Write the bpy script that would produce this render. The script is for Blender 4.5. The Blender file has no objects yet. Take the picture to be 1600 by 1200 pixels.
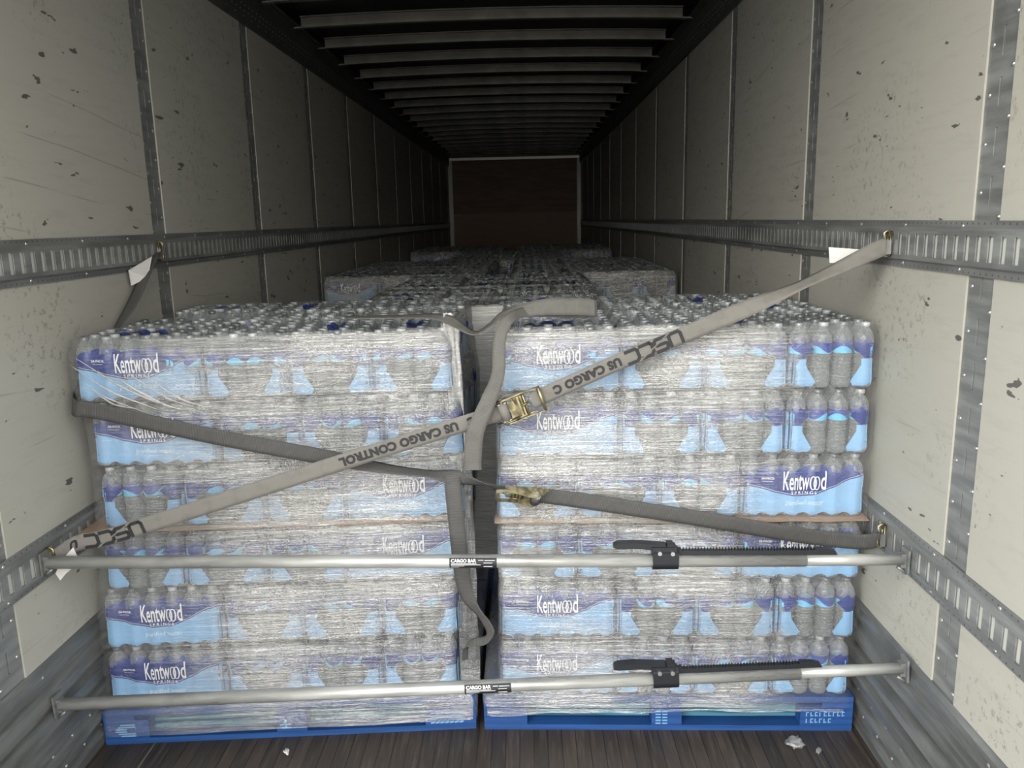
import bpy, bmesh, math, random
from mathutils import Vector, Matrix, noise
C = bpy.context.scene.collection
SC = bpy.context.scene
random.seed(7)
PI = math.pi

# ------------------------------------------------------------------ camera, sky, exposure
cam_d = bpy.data.cameras.new('camera'); cam = bpy.data.objects.new('camera', cam_d); C.objects.link(cam)
cam_d.sensor_width = 36.0; cam_d.lens = 36 * 1266.0 / 1600; cam_d.clip_start = 0.05; cam_d.clip_end = 200
rt = Vector((0.99965, 0.01541, -0.02149)); up = Vector((0.01798, 0.1996, 0.97971)); fw = Vector((-0.01939, 0.97976, -0.19925))
M = Matrix((rt, up, -fw)).transposed().to_4x4(); M.translation = Vector((0.1846, 0.0, 1.6846))
cam.matrix_world = M
SC.camera = cam
SC.view_settings.view_transform = 'Standard'; SC.view_settings.look = 'None'
SC.view_settings.exposure = 0.0; SC.view_settings.gamma = 1.0; SC.view_settings.use_curve_mapping = False
SC.cycles.use_denoising = True
SC.cycles.max_bounces = 8; SC.cycles.diffuse_bounces = 5; SC.cycles.glossy_bounces = 3
SC.cycles.transmission_bounces = 4; SC.cycles.transparent_max_bounces = 14
SC.cycles.sample_clamp_indirect = 4.0; SC.cycles.caustics_reflective = False; SC.cycles.caustics_refractive = False

SKY = 7.4
wd = bpy.data.worlds.new('sky'); SC.world = wd; wd.use_nodes = True
nt = wd.node_tree; nt.nodes.clear()
def wn(t, **k):
    n = nt.nodes.new(t)
    for a, b in k.items(): setattr(n, a, b)
    return n
tc = wn('ShaderNodeTexCoord'); sx = wn('ShaderNodeSeparateXYZ'); nt.links.new(tc.outputs['Generated'], sx.inputs[0])
mr = wn('ShaderNodeValToRGB'); nt.links.new(sx.outputs[2], mr.inputs[0])
# ramp on the sine of the elevation: hazy bright band above the horizon, softer towards the zenith
mr.color_ramp.elements[0].position = 0.0; mr.color_ramp.elements[0].color = (0.86, 0.84, 0.78, 1)
mr.color_ramp.elements[1].position = 0.9; mr.color_ramp.elements[1].color = (0.50, 0.58, 0.70, 1)
e = mr.color_ramp.elements.new(0.35); e.color = (0.95, 0.93, 0.86, 1)
dt = wn('ShaderNodeVectorMath', operation='DOT_PRODUCT'); nt.links.new(tc.outputs['Generated'], dt.inputs[0])
dt.inputs[1].default_value = Vector((-0.62, -0.70, 0.35)).normalized()
mx = wn('ShaderNodeMath', operation='MAXIMUM'); nt.links.new(dt.outputs['Value'], mx.inputs[0]); mx.inputs[1].default_value = 0
pw = wn('ShaderNodeMath', operation='POWER'); nt.links.new(mx.outputs[0], pw.inputs[0]); pw.inputs[1].default_value = 6
ad = wn('ShaderNodeMath', operation='MULTIPLY_ADD'); nt.links.new(pw.outputs[0], ad.inputs[0]); ad.inputs[1].default_value = 0.9; ad.inputs[2].default_value = 0.75
ml = wn('ShaderNodeMath', operation='MULTIPLY'); nt.links.new(ad.outputs[0], ml.inputs[0]); ml.inputs[1].default_value = SKY
bg = wn('ShaderNodeBackground'); nt.links.new(mr.outputs[0], bg.inputs[0]); nt.links.new(ml.outputs[0], bg.inputs[1])
wo = wn('ShaderNodeOutputWorld'); nt.links.new(bg.outputs[0], wo.inputs[0])

# ------------------------------------------------------------------ helpers
class MB:
    """collects vertices and faces for ONE mesh"""
    def __init__(s): s.v = []; s.f = []; s.m = []; s.uv = []; s.sm = []
    def face(s, idx, m=0, uv=None, smooth=False):
        s.f.append(tuple(idx)); s.m.append(m); s.uv.append(uv); s.sm.append(smooth)
    def quad(s, a, b, c, d, m=0, uv=None):
        n = len(s.v); s.v += [tuple(a), tuple(b), tuple(c), tuple(d)]; s.face((n, n+1, n+2, n+3), m, uv)
    def box(s, x0, x1, y0, y1, z0, z1, m=0, mat=None):
        n = len(s.v)
        p = [(x0,y0,z0),(x1,y0,z0),(x1,y1,z0),(x0,y1,z0),(x0,y0,z1),(x1,y0,z1),(x1,y1,z1),(x0,y1,z1)]
        if mat is not None: p = [tuple(mat @ Vector(q)) for q in p]
        s.v += p
        for q in ((0,3,2,1),(4,5,6,7),(0,1,5,4),(1,2,6,5),(2,3,7,6),(3,0,4,7)): s.face([n+i for i in q], m)
    def tube(s, pts, r, n=12, m=0, cap=True, smooth=True):
        pts = [Vector(p) for p in pts]
        if not hasattr(r, '__len__'): r = [r] * len(pts)
        base = len(s.v); ref = None
        for i, p in enumerate(pts):
            t = (pts[min(i+1, len(pts)-1)] - pts[max(i-1, 0)]).normalized()
            if ref is None: ref = Vector((0,0,1)) if abs(t.z) < 0.9 else Vector((1,0,0))
            u = t.cross(ref).normalized(); w = t.cross(u).normalized(); ref = -w if False else ref
            for k in range(n):
                a = 2*PI*k/n; s.v.append(tuple(p + (u*math.cos(a) + w*math.sin(a))*r[i]))
        for i in range(len(pts)-1):
            for k in range(n):
                s.face((base+i*n+k, base+(i+1)*n+k, base+(i+1)*n+(k+1)%n, base+i*n+(k+1)%n), m, None, smooth)
        if cap:
            s.face([base+k for k in range(n)], m); s.face([base+(len(pts)-1)*n+k for k in range(n)][::-1], m)
    def lathe(s, prof, n=16, m=0, org=(0,0,0), mats=None):
        base = len(s.v)
        for (r, z) in prof:
            for k in range(n):
                a = 2*PI*k/n; s.v.append((org[0]+r*math.cos(a), org[1]+r*math.sin(a), org[2]+z))
        for i in range(len(prof)-1):
            mm = mats[i] if mats else m
            for k in range(n):
                s.face((base+i*n+k, base+i*n+(k+1)%n, base+(i+1)*n+(k+1)%n, base+(i+1)*n+k), mm, None, True)
    def dome(s, c, nrm, r, n=6, m=0):
        nrm = Vector(nrm).normalized(); ref = Vector((0,0,1)) if abs(nrm.z) < .9 else Vector((1,0,0))
        u = nrm.cross(ref).normalized(); w = nrm.cross(u); c = Vector(c); b = len(s.v)
        for (rr, h) in ((r, 0), (r*.7, r*.42)):
            for k in range(n):
                a = 2*PI*k/n; s.v.append(tuple(c + (u*math.cos(a)+w*math.sin(a))*rr + nrm*h))
        s.v.append(tuple(c + nrm*r*.55)); t = len(s.v)-1
        for k in range(n):
            s.face((b+k, b+(k+1)%n, b+n+(k+1)%n, b+n+k), m, None, True); s.face((b+n+k, b+n+(k+1)%n, t), m, None, True)
    def extrude(s, pts2, fn, d0, d1, m=0):
        """closed outline pts2 pushed from d0 to d1; fn(a,b,d) -> point"""
        b = len(s.v); n = len(pts2)
        for d in (d0, d1):
            for (x, y) in pts2: s.v.append(tuple(fn(x, y, d)))
        s.face([b+i for i in range(n)][::-1], m); s.face([b+n+i for i in range(n)], m)
        for i in range(n): s.face((b+i, b+(i+1)%n, b+n+(i+1)%n, b+n+i), m)
    def mesh(s, name, mats):
        me = bpy.data.meshes.new(name); me.from_pydata(s.v, [], s.f)
        for mt in mats: me.materials.append(mt)
        me.polygons.foreach_set('material_index', s.m); me.polygons.foreach_set('use_smooth', s.sm)
        if any(u is not None for u in s.uv):
            l = me.uv_layers.new(name='UVMap'); k = 0; co = []
            for f, u in zip(s.f, s.uv):
                for i in range(len(f)): co += list(u[i]) if u else [0, 0]
            l.data.foreach_set('uv', co)
        me.update(); return me
    def build(s, name, mats, parent=None):
        if not isinstance(mats, (list, tuple)): mats = [mats]
        return link(name, s.mesh(name, mats), parent)
def link(name, data, parent=None, loc=None, rot=None):
    o = bpy.data.objects.new(name, data); C.objects.link(o)
    if parent is not None: o.parent = parent
    if loc is not None: o.location = loc
    if rot is not None: o.rotation_euler = rot
    return o
def tag(o, label, cat, group=None, kind=None):
    o['label'] = label; o['category'] = cat
    if group: o['group'] = group
    if kind: o['kind'] = kind
    return o
def empty(name, loc=(0,0,0), rz=0):
    o = link(name, None, None, loc, (0,0,rz)); o.empty_display_size = .05; return o
def struct(o, label=None):
    o['kind'] = 'structure'
    if label: o['label'] = label
    return o
def sm(a, b, x):
    t = min(1, max(0, (x-a)/(b-a))); return t*t*(3-2*t)
def lerp(a, b, t): return a+(b-a)*t
def interp(tab, x):
    if x <= tab[0][0]: return tab[0][1]
    for (a, b), (c, d) in zip(tab, tab[1:]):
        if x <= c: return b+(d-b)*(x-a)/(c-a)
    return tab[-1][1]
def text_geo(txt, size, sx=1.0, bold=0.0, space=1.0, res=3):
    cu = bpy.data.curves.new('lettering', 'FONT'); cu.body = txt; cu.size = size; cu.offset = bold; cu.space_character = space; cu.resolution_u = res
    o = bpy.data.objects.new('lettering', cu); C.objects.link(o); bpy.context.view_layer.update()
    dg = bpy.context.evaluated_depsgraph_get(); me = bpy.data.meshes.new_from_object(o.evaluated_get(dg))
    v = [(p.co.x*sx, p.co.y) for p in me.vertices]; f = [tuple(p.vertices) for p in me.polygons]
    bpy.data.objects.remove(o); bpy.data.curves.remove(cu); bpy.data.meshes.remove(me)
    return v, f
def refine(geo, ml):
    """split flat triangles until no edge is longer than ml, so lettering can follow a curved surface"""
    v, f = geo; ov = []; of = []
    def go(a, b, c, d=0):
        e = sorted((((a[0]-b[0])**2+(a[1]-b[1])**2, 0), ((b[0]-c[0])**2+(b[1]-c[1])**2, 1), ((c[0]-a[0])**2+(c[1]-a[1])**2, 2)))[2]
        if e[0] <= ml*ml or d > 12:
            k = len(ov); ov.extend((a, b, c)); of.append((k, k+1, k+2)); return
        if e[1] == 1: a, b, c = b, c, a
        elif e[1] == 2: a, b, c = c, a, b
        m = ((a[0]+b[0])/2, (a[1]+b[1])/2); go(a, m, c, d+1); go(m, b, c, d+1)
    for q in f:
        for i in range(1, len(q)-1): go(v[q[0]], v[q[i]], v[q[i+1]])
    return ov, of
def strokes(lines, w):
    """thick polyline strokes as flat quads, for drawn marks"""
    v = []; f = []
    for L in lines:
        for (a, b) in zip(L, L[1:]):
            a = Vector(a); b = Vector(b); d = (b-a).normalized(); n = Vector((-d.y, d.x))*w/2; e_ = d*w*.3
            k = len(v); v += [tuple(a-e_-n), tuple(b+e_-n), tuple(b+e_+n), tuple(a-e_+n)]; f.append((k, k+1, k+2, k+3))
    return v, f
def place(mb, geo, fn, m=0):
    v, f = geo; b = len(mb.v); mb.v += [tuple(fn(x, y)) for x, y in v]
    for q in f: mb.face([b+i for i in q], m)

# ------------------------------------------------------------------ materials
class NT:
    def __init__(s, name):
        s.mat = bpy.data.materials.new(name); s.mat.use_nodes = True; s.t = s.mat.node_tree; s.t.nodes.clear()
        s.out = s.n('ShaderNodeOutputMaterial')
    def n(s, t, **k):
        n = s.t.nodes.new(t)
        for a, b in k.items(): setattr(n, a, b)
        return n
    def put(s, sock, v):
        if hasattr(v, 'node'): s.t.links.new(v, sock)
        else: sock.default_value = v
    def m(s, op, a, b=0.0, c=0.0, clamp=False):
        n = s.n('ShaderNodeMath', operation=op, use_clamp=clamp)
        for i, v in enumerate((a, b, c)): s.put(n.inputs[i], v)
        return n.outputs[0]
    def step(s, e0, e1, x):
        n = s.n('ShaderNodeMapRange', interpolation_type='SMOOTHSTEP')
        s.put(n.inputs[0], x); s.put(n.inputs[1], e0); s.put(n.inputs[2], e1); return n.outputs[0]
    def rng(s, x, a, b, c, d):
        n = s.n('ShaderNodeMapRange'); s.put(n.inputs[0], x)
        for i, v in enumerate((a, b, c, d)): s.put(n.inputs[i+1], v)
        return n.outputs[0]
    def mix(s, f, a, b):
        n = s.n('ShaderNodeMix', data_type='RGBA'); s.put(n.inputs[0], f)
        for i, v in ((6, a), (7, b)): s.put(n.inputs[i], v if hasattr(v, 'node') else (*v[:3], 1))
        return n.outputs[2]
    def coord(s, kind='Object', scale=(1,1,1), rot=(0,0,0)):
        t = s.n('ShaderNodeTexCoord'); mp = s.n('ShaderNodeMapping'); s.t.links.new(t.outputs[kind], mp.inputs[0])
        mp.inputs['Scale'].default_value = scale; mp.inputs['Rotation'].default_value = rot; return mp.outputs[0]
    def noise(s, v, scale=5, detail=3, rough=.5, dist=0):
        n = s.n('ShaderNodeTexNoise'); s.put(n.inputs['Vector'], v); n.inputs['Scale'].default_value = scale
        n.inputs['Detail'].default_value = detail; n.inputs['Roughness'].default_value = rough; n.inputs['Distortion'].default_value = dist
        return n.outputs[0]
    def sep(s, v):
        n = s.n('ShaderNodeSeparateXYZ'); s.put(n.inputs[0], v); return n.outputs
    def bump(s, h, strength=.3, dist=.01):
        n = s.n('ShaderNodeBump'); s.put(n.inputs['Height'], h); n.inputs['Strength'].default_value = strength; n.inputs['Distance'].default_value = dist
        return n.outputs[0]
    def bsdf(s, col, rough=.5, metal=0, alpha=None, normal=None, **k):
        n = s.n('ShaderNodeBsdfPrincipled'); s.put(n.inputs['Base Color'], col if hasattr(col, 'node') else (*col[:3], 1))
        s.put(n.inputs['Roughness'], rough); s.put(n.inputs['Metallic'], metal)
        if alpha is not None: s.put(n.inputs['Alpha'], alpha)
        if normal is not None: s.put(n.inputs['Normal'], normal)
        for a, b in k.items(): s.put(n.inputs[a.replace('_', ' ')], b)
        return n.outputs[0]
    def mixsh(s, f, a, b):
        n = s.n('ShaderNodeMixShader'); s.put(n.inputs[0], f); s.put(n.inputs[1], a); s.put(n.inputs[2], b); return n.outputs[0]
    def transp(s, col=(1,1,1)):
        n = s.n('ShaderNodeBsdfTransparent'); n.inputs[0].default_value = (*col, 1); return n.outputs[0]
    def done(s, sh): s.put(s.out.inputs[0], sh); return s.mat
def simple(name, col, rough=.5, metal=0, bump=0, bscale=60, var=.0, vscale=8):
    t = NT(name); c = t.coord(); col_s = col
    if var:
        n1 = t.noise(c, vscale, 4); dk = [x*(1-var) for x in col]; lt = [min(1, x*(1+var)) for x in col]
        col_s = t.mix(t.step(.35, .65, n1), dk, lt)
    nm = t.bump(t.noise(c, bscale, 3), bump, .002) if bump else None
    return t.done(t.bsdf(col_s, rough, metal, normal=nm))

def m_panel():
    t = NT('scuffed_white_wall_panel'); c = t.coord()
    s1 = t.noise(t.coord(scale=(1, .9, 5)), 6, 5, .65)                   # long lengthwise rub marks
    big = t.noise(c, 1.1, 3)
    sp = t.noise(t.coord(scale=(1, .55, 1.6), rot=(.25, 0, 0)), 17, 3, .55)     # separate dark nicks
    fine = t.noise(t.coord(scale=(1, 1, 1)), 45, 4, .7)
    area = t.step(.45, .62, t.noise(c, 1.7, 2))
    col = t.mix(t.m('MULTIPLY', t.step(.5, .8, s1), .30), (.40, .39, .345), (.26, .25, .215))
    col = t.mix(t.m('MULTIPLY', t.step(.35, .7, big), .18), col, (.43, .425, .39))
    col = t.mix(t.m('MULTIPLY', t.m('MULTIPLY', t.step(.55, .64, fine), area), .5), col, (.13, .12, .10))
    col = t.mix(t.m('MULTIPLY', t.step(.69, .705, sp), .85), col, (.05, .045, .045))
    # thin arcs scraped by cargo
    w = t.n('ShaderNodeTexWave', wave_type='BANDS', bands_direction='Z'); t.put(w.inputs[0], t.coord(scale=(1, .35, 1), rot=(.2, 0, 0)))
    w.inputs['Scale'].default_value = 2.2; w.inputs['Distortion'].default_value = 4; w.inputs['Detail'].default_value = 2; w.inputs['Detail Scale'].default_value = .8
    arcs = t.m('MULTIPLY', t.step(.994, .9995, w.outputs[0]), t.step(.52, .66, t.noise(c, 2.3, 2)))
    col = t.mix(t.m('MULTIPLY', arcs, .35), col, (.12, .11, .09))
    return t.done(t.bsdf(col, t.rng(s1, .3, .7, .38, .6), normal=t.bump(t.noise(t.coord(scale=(1, .6, 2.5)), 3, 2), .12, .02), Specular_IOR_Level=.35))
def m_galv(name, col=(.20, .21, .22), rough=.42, metal=.6, streak=(1, .12, 1)):
    t = NT(name); c = t.coord()
    n1 = t.noise(t.coord(scale=streak), 30, 4, .6); n2 = t.noise(c, 4, 4, .6)
    cc = t.mix(t.step(.3, .7, n1), [x*.72 for x in col], [x*1.25 for x in col])
    cc = t.mix(t.m('MULTIPLY', t.step(.52, .72, n2), .5), cc, [x*.5 for x in col])
    return t.done(t.bsdf(cc, t.rng(n1, .3, .7, rough-.08, rough+.14), metal, normal=t.bump(n1, .1, .001)))
def m_flange():
    t = NT('galvanised_rail_with_notches'); sx_ = t.sep(t.coord()); n1 = t.noise(t.coord(scale=(1, .12, 1)), 30, 4)
    y = t.m('FRACT', t.m('DIVIDE', sx_[1], .0254)); tick = t.m('MULTIPLY', t.step(.40, .44, y), t.m('SUBTRACT', 1.0, t.step(.56, .60, y)))
    az = t.m('ABSOLUTE', sx_[2]); band = t.m('MULTIPLY', t.step(.0555, .0565, az), t.m('SUBTRACT', 1.0, t.step(.0605, .0615, az)))
    cc = t.mix(t.step(.3, .7, n1), (.15, .155, .155), (.225, .23, .23))
    cc = t.mix(t.m('MULTIPLY', t.m('MULTIPLY', tick, band), .8), cc, (.03, .03, .03))
    return t.done(t.bsdf(cc, .45, .25))
def m_floor():
    t = NT('worn_laminated_wood_floor'); co = t.sep(t.coord())
    st = t.m('DIVIDE', co[0], .046); cell = t.m('FLOOR', st); fr = t.m('FRACT', st)
    wn_ = t.n('ShaderNodeTexWhiteNoise', noise_dimensions='1D'); t.put(wn_.inputs['W'], cell)
    g = t.noise(t.coord(scale=(14, .8, 1)), 6, 5, .65); g2 = t.noise(t.coord(scale=(3, .5, 1)), 3, 4)
    cc = t.mix(wn_.outputs[0], (.030, .023, .018), (.050, .037, .028))
    cc = t.mix(t.m('MULTIPLY', t.step(.45, .75, g), .55), cc, (.13, .10, .075))
    cc = t.mix(t.m('MULTIPLY', t.step(.55, .75, g2), .5), cc, (.022, .019, .018))
    sc = t.noise(t.coord(scale=(30, .5, 1)), 2.3, 2); cc = t.mix(t.m('MULTIPLY', t.step(.70, .76, sc), .6), cc, (.30, .24, .17))
    j = t.m('MULTIPLY', t.step(0, .05, fr), t.m('SUBTRACT', 1.0, t.step(.95, 1, fr)))
    cc = t.mix(j, (.006, .005, .004), cc)
    return t.done(t.bsdf(cc, t.rng(g, .3, .7, .38, .6), normal=t.bump(t.m('ADD', t.m('MULTIPLY', g, .4), j), .25, .002)))
def m_ply():
    t = NT('brown_plywood'); g = t.noise(t.coord(scale=(1, 1, 7)), 2.4, 5, .6, .6)
    co = t.sep(t.coord())
    cc = t.mix(t.step(.3, .7, g), (.10, .055, .034), (.16, .09, .055))
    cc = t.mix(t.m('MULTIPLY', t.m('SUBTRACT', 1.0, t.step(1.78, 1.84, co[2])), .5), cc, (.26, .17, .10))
    return t.done(t.bsdf(cc, .55))
BLUE = (.017, .035, .175); LIGHT = (.215, .40, .62)
def m_film(side):
    """printed shrink film. UV: u metres from the face centre, v metres of height"""
    t = NT('printed_film_' + side); uvn = t.n('ShaderNodeUVMap'); uv = t.sep(uvn.outputs[0]); u, v = uv[0], uv[1]
    one = lambda x: t.m('SUBTRACT', 1.0, x)
    if side == 'long':
        # top edge of the dark band: two low humps; lower edge: a wave dropping under the name
        tu = t.m('MULTIPLY', t.m('SINE', t.m('MULTIPLY', u, 46.0)), .006); top = t.m('ADD', tu, .163)
        b1 = t.m('MULTIPLY', t.m('COSINE', t.m('MULTIPLY', t.m('ADD', u, .012), 15.0)), -.021)
        b2 = t.m('MULTIPLY', t.step(.03, .18, u), .022); bot = t.m('ADD', t.m('ADD', b1, b2), .0905)
        dark = t.m('MULTIPLY', t.step(-.0008, .0008, t.m('SUBTRACT', v, bot)), one(t.step(-.0008, .0008, t.m('SUBTRACT', v, top))))
        line = t.m('MULTIPLY', t.step(-.0006, .0, t.m('SUBTRACT', v, t.m('ADD', bot, .004))), one(t.step(.0, .0008, t.m('SUBTRACT', v, t.m('ADD', bot, .0052)))))
        cut = t.m('ADD', t.m('MULTIPLY', t.m('COSINE', t.m('MULTIPLY', u, 98.0)), .006), .010)
        light = t.m('MULTIPLY', one(t.step(-.0008, .0008, t.m('SUBTRACT', v, bot))), t.step(-.0008, .0008, t.m('SUBTRACT', v, cut)))
        mark = t.m('MULTIPLY', line, .5)
    elif side == 'end':
        au = t.m('ABSOLUTE', u)
        # dark corners joined by nothing: a clear window shows the bottles
        lim = t.m('SUBTRACT', t.m('MULTIPLY', t.m('ABSOLUTE', t.m('SUBTRACT', v, .122)), 1.15), -.060)
        dark = t.m('MULTIPLY', t.m('MULTIPLY', t.step(.0, .0012, t.m('SUBTRACT', au, lim)), t.step(.092, .0935, v)), one(t.step(.168, .1695, v)))
        lim2 = t.m('ADD', t.m('MULTIPLY', t.m('MINIMUM', t.m('ABSOLUTE', t.m('SUBTRACT', v, .022)), .05), .62), .052)
        light = t.m('MULTIPLY', t.m('MULTIPLY', t.step(.0, .0012, t.m('SUBTRACT', au, lim2)), one(t.step(.092, .0935, v))), t.step(.007, .0085, v))
        mark = 0.0
    else:
        n1 = t.m('ADD', t.m('POWER', t.m('DIVIDE', t.m('ADD', u, .02), .085), 2.0), t.m('POWER', t.m('DIVIDE', v, .028), 2.0))
        dark = one(t.step(.9, 1.05, n1)); light = 0.0; mark = 0.0
        oi = t.n('ShaderNodeObjectInfo'); dark = t.m('MULTIPLY', t.m('MULTIPLY', dark, .8), t.m('GREATER_THAN', oi.outputs['Random'], .6))
    col = t.mix(light, BLUE, LIGHT); col = t.mix(mark, col, (.8, .85, .95)) if side == 'long' else col
    ink = t.m('MAXIMUM', dark, light, clamp=True)
    crk = t.noise(t.coord(scale=(1, 1, 1)), 70, 3, .6, .4)
    nm = t.bump(crk, .35, .004)
    printed = t.bsdf(col, .22, 0, normal=nm, Specular_IOR_Level=.55)
    clear = t.mixsh(t.m('ADD', t.m('MULTIPLY', t.step(.45, .75, crk), .10), .10 if side != 'top' else .05), t.transp((.95, .96, .96)), t.bsdf((.45, .46, .47), .12, 0, normal=nm, Specular_IOR_Level=1.0))
    return t.done(t.mixsh(ink, clear, printed))
def m_bottle():
    t = NT('clear_plastic_bottle_of_water'); co = t.sep(t.coord())
    rib = t.m('SINE', t.m('MULTIPLY', co[2], 2*PI/.0105)); body = t.m('MULTIPLY', t.step(.02, .03, co[2]), t.m('SUBTRACT', 1.0, t.step(.105, .11, co[2])))
    n1 = t.noise(t.coord(scale=(1, 1, 1)), 60, 2)
    h = t.m('ADD', t.m('MULTIPLY', t.m('MULTIPLY', rib, body), .5), n1)
    nm = t.bump(h, .7, .004)
    lw = t.n('ShaderNodeLayerWeight'); lw.inputs[0].default_value = .35; t.put(lw.inputs['Normal'], nm)
    p = t.bsdf((.40, .415, .41), .07, 0, normal=nm, Specular_IOR_Level=1.0)
    return t.done(t.mixsh(t.rng(lw.outputs['Facing'], 0, 1, .28, .80), t.transp((.86, .89, .90)), p))
def m_label():
    t = NT('blue_bottle_label'); co = t.sep(t.coord())
    a = t.m('ARCTAN2', co[1], co[0]); w = t.m('ADD', t.m('MULTIPLY', t.m('SINE', t.m('MULTIPLY', a, 2.0)), .010), .120)
    f = t.step(-.0006, .0006, t.m('SUBTRACT', co[2], w))
    g = t.m('MULTIPLY', t.step(.2, .25, t.m('SINE', t.m('ADD', t.m('MULTIPLY', a, 2.0), .6))), 1.0)
    c = t.mix(f, (.13, .50, .78), (.018, .04, .28))
    return t.done(t.bsdf(c, .25))
def m_wrap(name, a0, a1, sc=(1, 1, 1), edge=None, white=.62):
    """stretch film wound round a pallet: stretched horizontal streaks, thicker where more turns lie.
    edge = (x_clear, x_full): fewer turns lie towards x_clear"""
    t = NT(name); co = t.coord(); xyz = t.sep(co)
    ang = t.coord(scale=(.55*sc[0], .55*sc[0], 16), rot=(0, .05, 0)); ang2 = t.coord(scale=(2.2, 2.2, 50), rot=(0, -.07, 0))
    n1 = t.noise(ang, 2.6, 5, .62, .3); n2 = t.noise(ang2, 3.2, 5, .68, .25); big = t.noise(t.coord(scale=(1.2, 1, 1.6)), 2.2, 3)
    fine = t.noise(t.coord(scale=(.8, .8, 5)), 34, 3, .6, .5)
    h = t.m('ADD', t.m('ADD', t.m('MULTIPLY', n1, 1.0), t.m('MULTIPLY', n2, .55)), t.m('MULTIPLY', fine, .12))
    nm = t.bump(h, 1.0, .011)
    k = t.m('ADD', t.m('MULTIPLY', t.step(.36, .66, n2), .45), t.m('MULTIPLY', t.step(.36, .64, big), .55))
    k = t.m('ADD', t.m('MULTIPLY', k, .8), t.m('MULTIPLY', t.step(.45, .72, fine), .2))
    a = t.rng(k, 0, 1, a0, a1)
    if edge: a = t.m('MULTIPLY', a, t.rng(xyz[0], edge[0], edge[1], edge[2], 1.0))
    p = t.bsdf((white, white*.976, white*.935), t.rng(fine, .3, .7, .14, .32), 0, normal=nm, Specular_IOR_Level=1.0)
    g = t.n('ShaderNodeBsdfGlossy'); g.inputs[0].default_value = (1, 1, 1, 1); g.inputs['Roughness'].default_value = .16; t.put(g.inputs['Normal'], nm)
    p = t.mixsh(t.rng(n2, .35, .65, .12, .55), p, g.outputs[0])
    return t.done(t.mixsh(a, t.transp((.98, .98, .985)), p))
def m_web(name, col, rib=.0048, dk=.66):
    t = NT(name); uv = t.sep(t.n('ShaderNodeUVMap').outputs[0])
    s = t.m('SINE', t.m('MULTIPLY', uv[1], 2*PI/rib)); n1 = t.noise(t.coord(), 30, 4)
    c = t.mix(t.step(-.6, .9, s), [x*dk for x in col], [x*1.12 for x in col]); c = t.mix(t.m('MULTIPLY', t.step(.45, .7, n1), .35), c, [x*.6 for x in col])
    return t.done(t.bsdf(c, .7, normal=t.bump(s, .35, .001), Specular_IOR_Level=.3))
def m_bluewood(name, a, b):
    t = NT(name); w = t.n('ShaderNodeTexWave', wave_type='RINGS', rings_direction='X'); t.put(w.inputs[0], t.coord(scale=(.5, 1, 3.2)))
    w.inputs['Scale'].default_value = 4; w.inputs['Distortion'].default_value = 5; w.inputs['Detail'].default_value = 2
    g = t.noise(t.coord(scale=(.6, 6, 8)), 9, 4)
    c = t.mix(t.step(.1, .8, w.outputs[0]), a, b); c = t.mix(t.m('MULTIPLY', t.step(.4, .7, g), .35), c, [x*.6 for x in a])
    return t.done(t.bsdf(c, .55, normal=t.bump(g, .2, .002)))

PANEL = m_panel(); GALV = m_galv('galvanised_steel', (.215, .222, .22), .45, .25); GALVL = m_galv('bright_galvanised_steel', (.20, .205, .20), .40, .45); FLANGE = m_flange()
TUBE = m_galv('galvanised_tube', (.42, .42, .40), .30, .45, (.12, 1, 1)); DARKM = m_galv('dark_grey_rail', (.07, .07, .068), .5, .3)
FLOORM = m_floor(); PLY = m_ply(); EDGE = simple('white_panel_edge', (.37, .355, .305), .6); PLYEDGE = simple('plywood_edge', (.30, .20, .13), .8)
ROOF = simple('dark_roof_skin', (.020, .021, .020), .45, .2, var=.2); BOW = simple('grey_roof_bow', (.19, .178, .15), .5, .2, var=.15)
SLOTBACK = simple('pale_slot_back', (.50, .50, .47), .6)
RIVET = simple('bright_rivet', (.55, .55, .54), .3, .8)
FL, FE, FT = m_film('long'), m_film('end'), m_film('top')
BOT = m_bottle(); LAB = m_label()
def m_cap():
    t = NT('translucent_plastic_cap'); oi = t.n('ShaderNodeObjectInfo'); k = t.m('POWER', oi.outputs['Random'], 1.6)  # uneven light under the wrinkled film, put into a random tint per cap
    return t.done(t.bsdf(t.mix(k, (.10, .105, .11), (.46, .47, .48)), .18, Specular_IOR_Level=.8))
CAPM = m_cap()
CAPS3 = [simple('lit_plastic_cap', (.40, .41, .42), .2), simple('half_lit_plastic_cap', (.16, .165, .17), .2), simple('shaded_plastic_cap', (.07, .073, .076), .2)]  # lit, half-lit and shaded copies of one cap plastic
WHITE = simple('white_print', (.72, .73, .74), .4); GREYP = simple('grey_print', (.10, .13, .20), .5); PALE = simple('pale_print', (.52, .64, .70), .4)
CARD = simple('brown_cardboard', (.30, .19, .12), .8, bump=.1)
W_LEFT = m_wrap('stretch_wrap_film', .16, .76, white=.68, edge=(-1.10, -.72, .28))
W_RIGHT = m_wrap('stretch_wrap_film_second', .15, .76, white=.68, edge=(1.10, .78, .22))
W_GAP = m_wrap('stretch_wrap_film_gap_lit', .70, .97, white=.80)  # whiter, denser film: light missing in the gap is put into its colour
HEM = m_wrap('torn_film', .15, .60)
W_FAR = m_wrap('stretch_wrap_film_rear', .15, .75)
CRUMP = m_wrap('gathered_film', .65, .95)
WEB_A = m_web('beige_grey_webbing', (.180, .170, .154), .0036, .86); WEB_B = m_web('dark_grey_webbing', (.088, .086, .083))
INK = simple('black_ink', (.012, .012, .014), .6)
WEB_A_SHADE = m_web('shaded_webbing', (.128, .123, .113), .0036, .88)  # strap A's webbing again, with the loose tail's shade put into the colour
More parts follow.
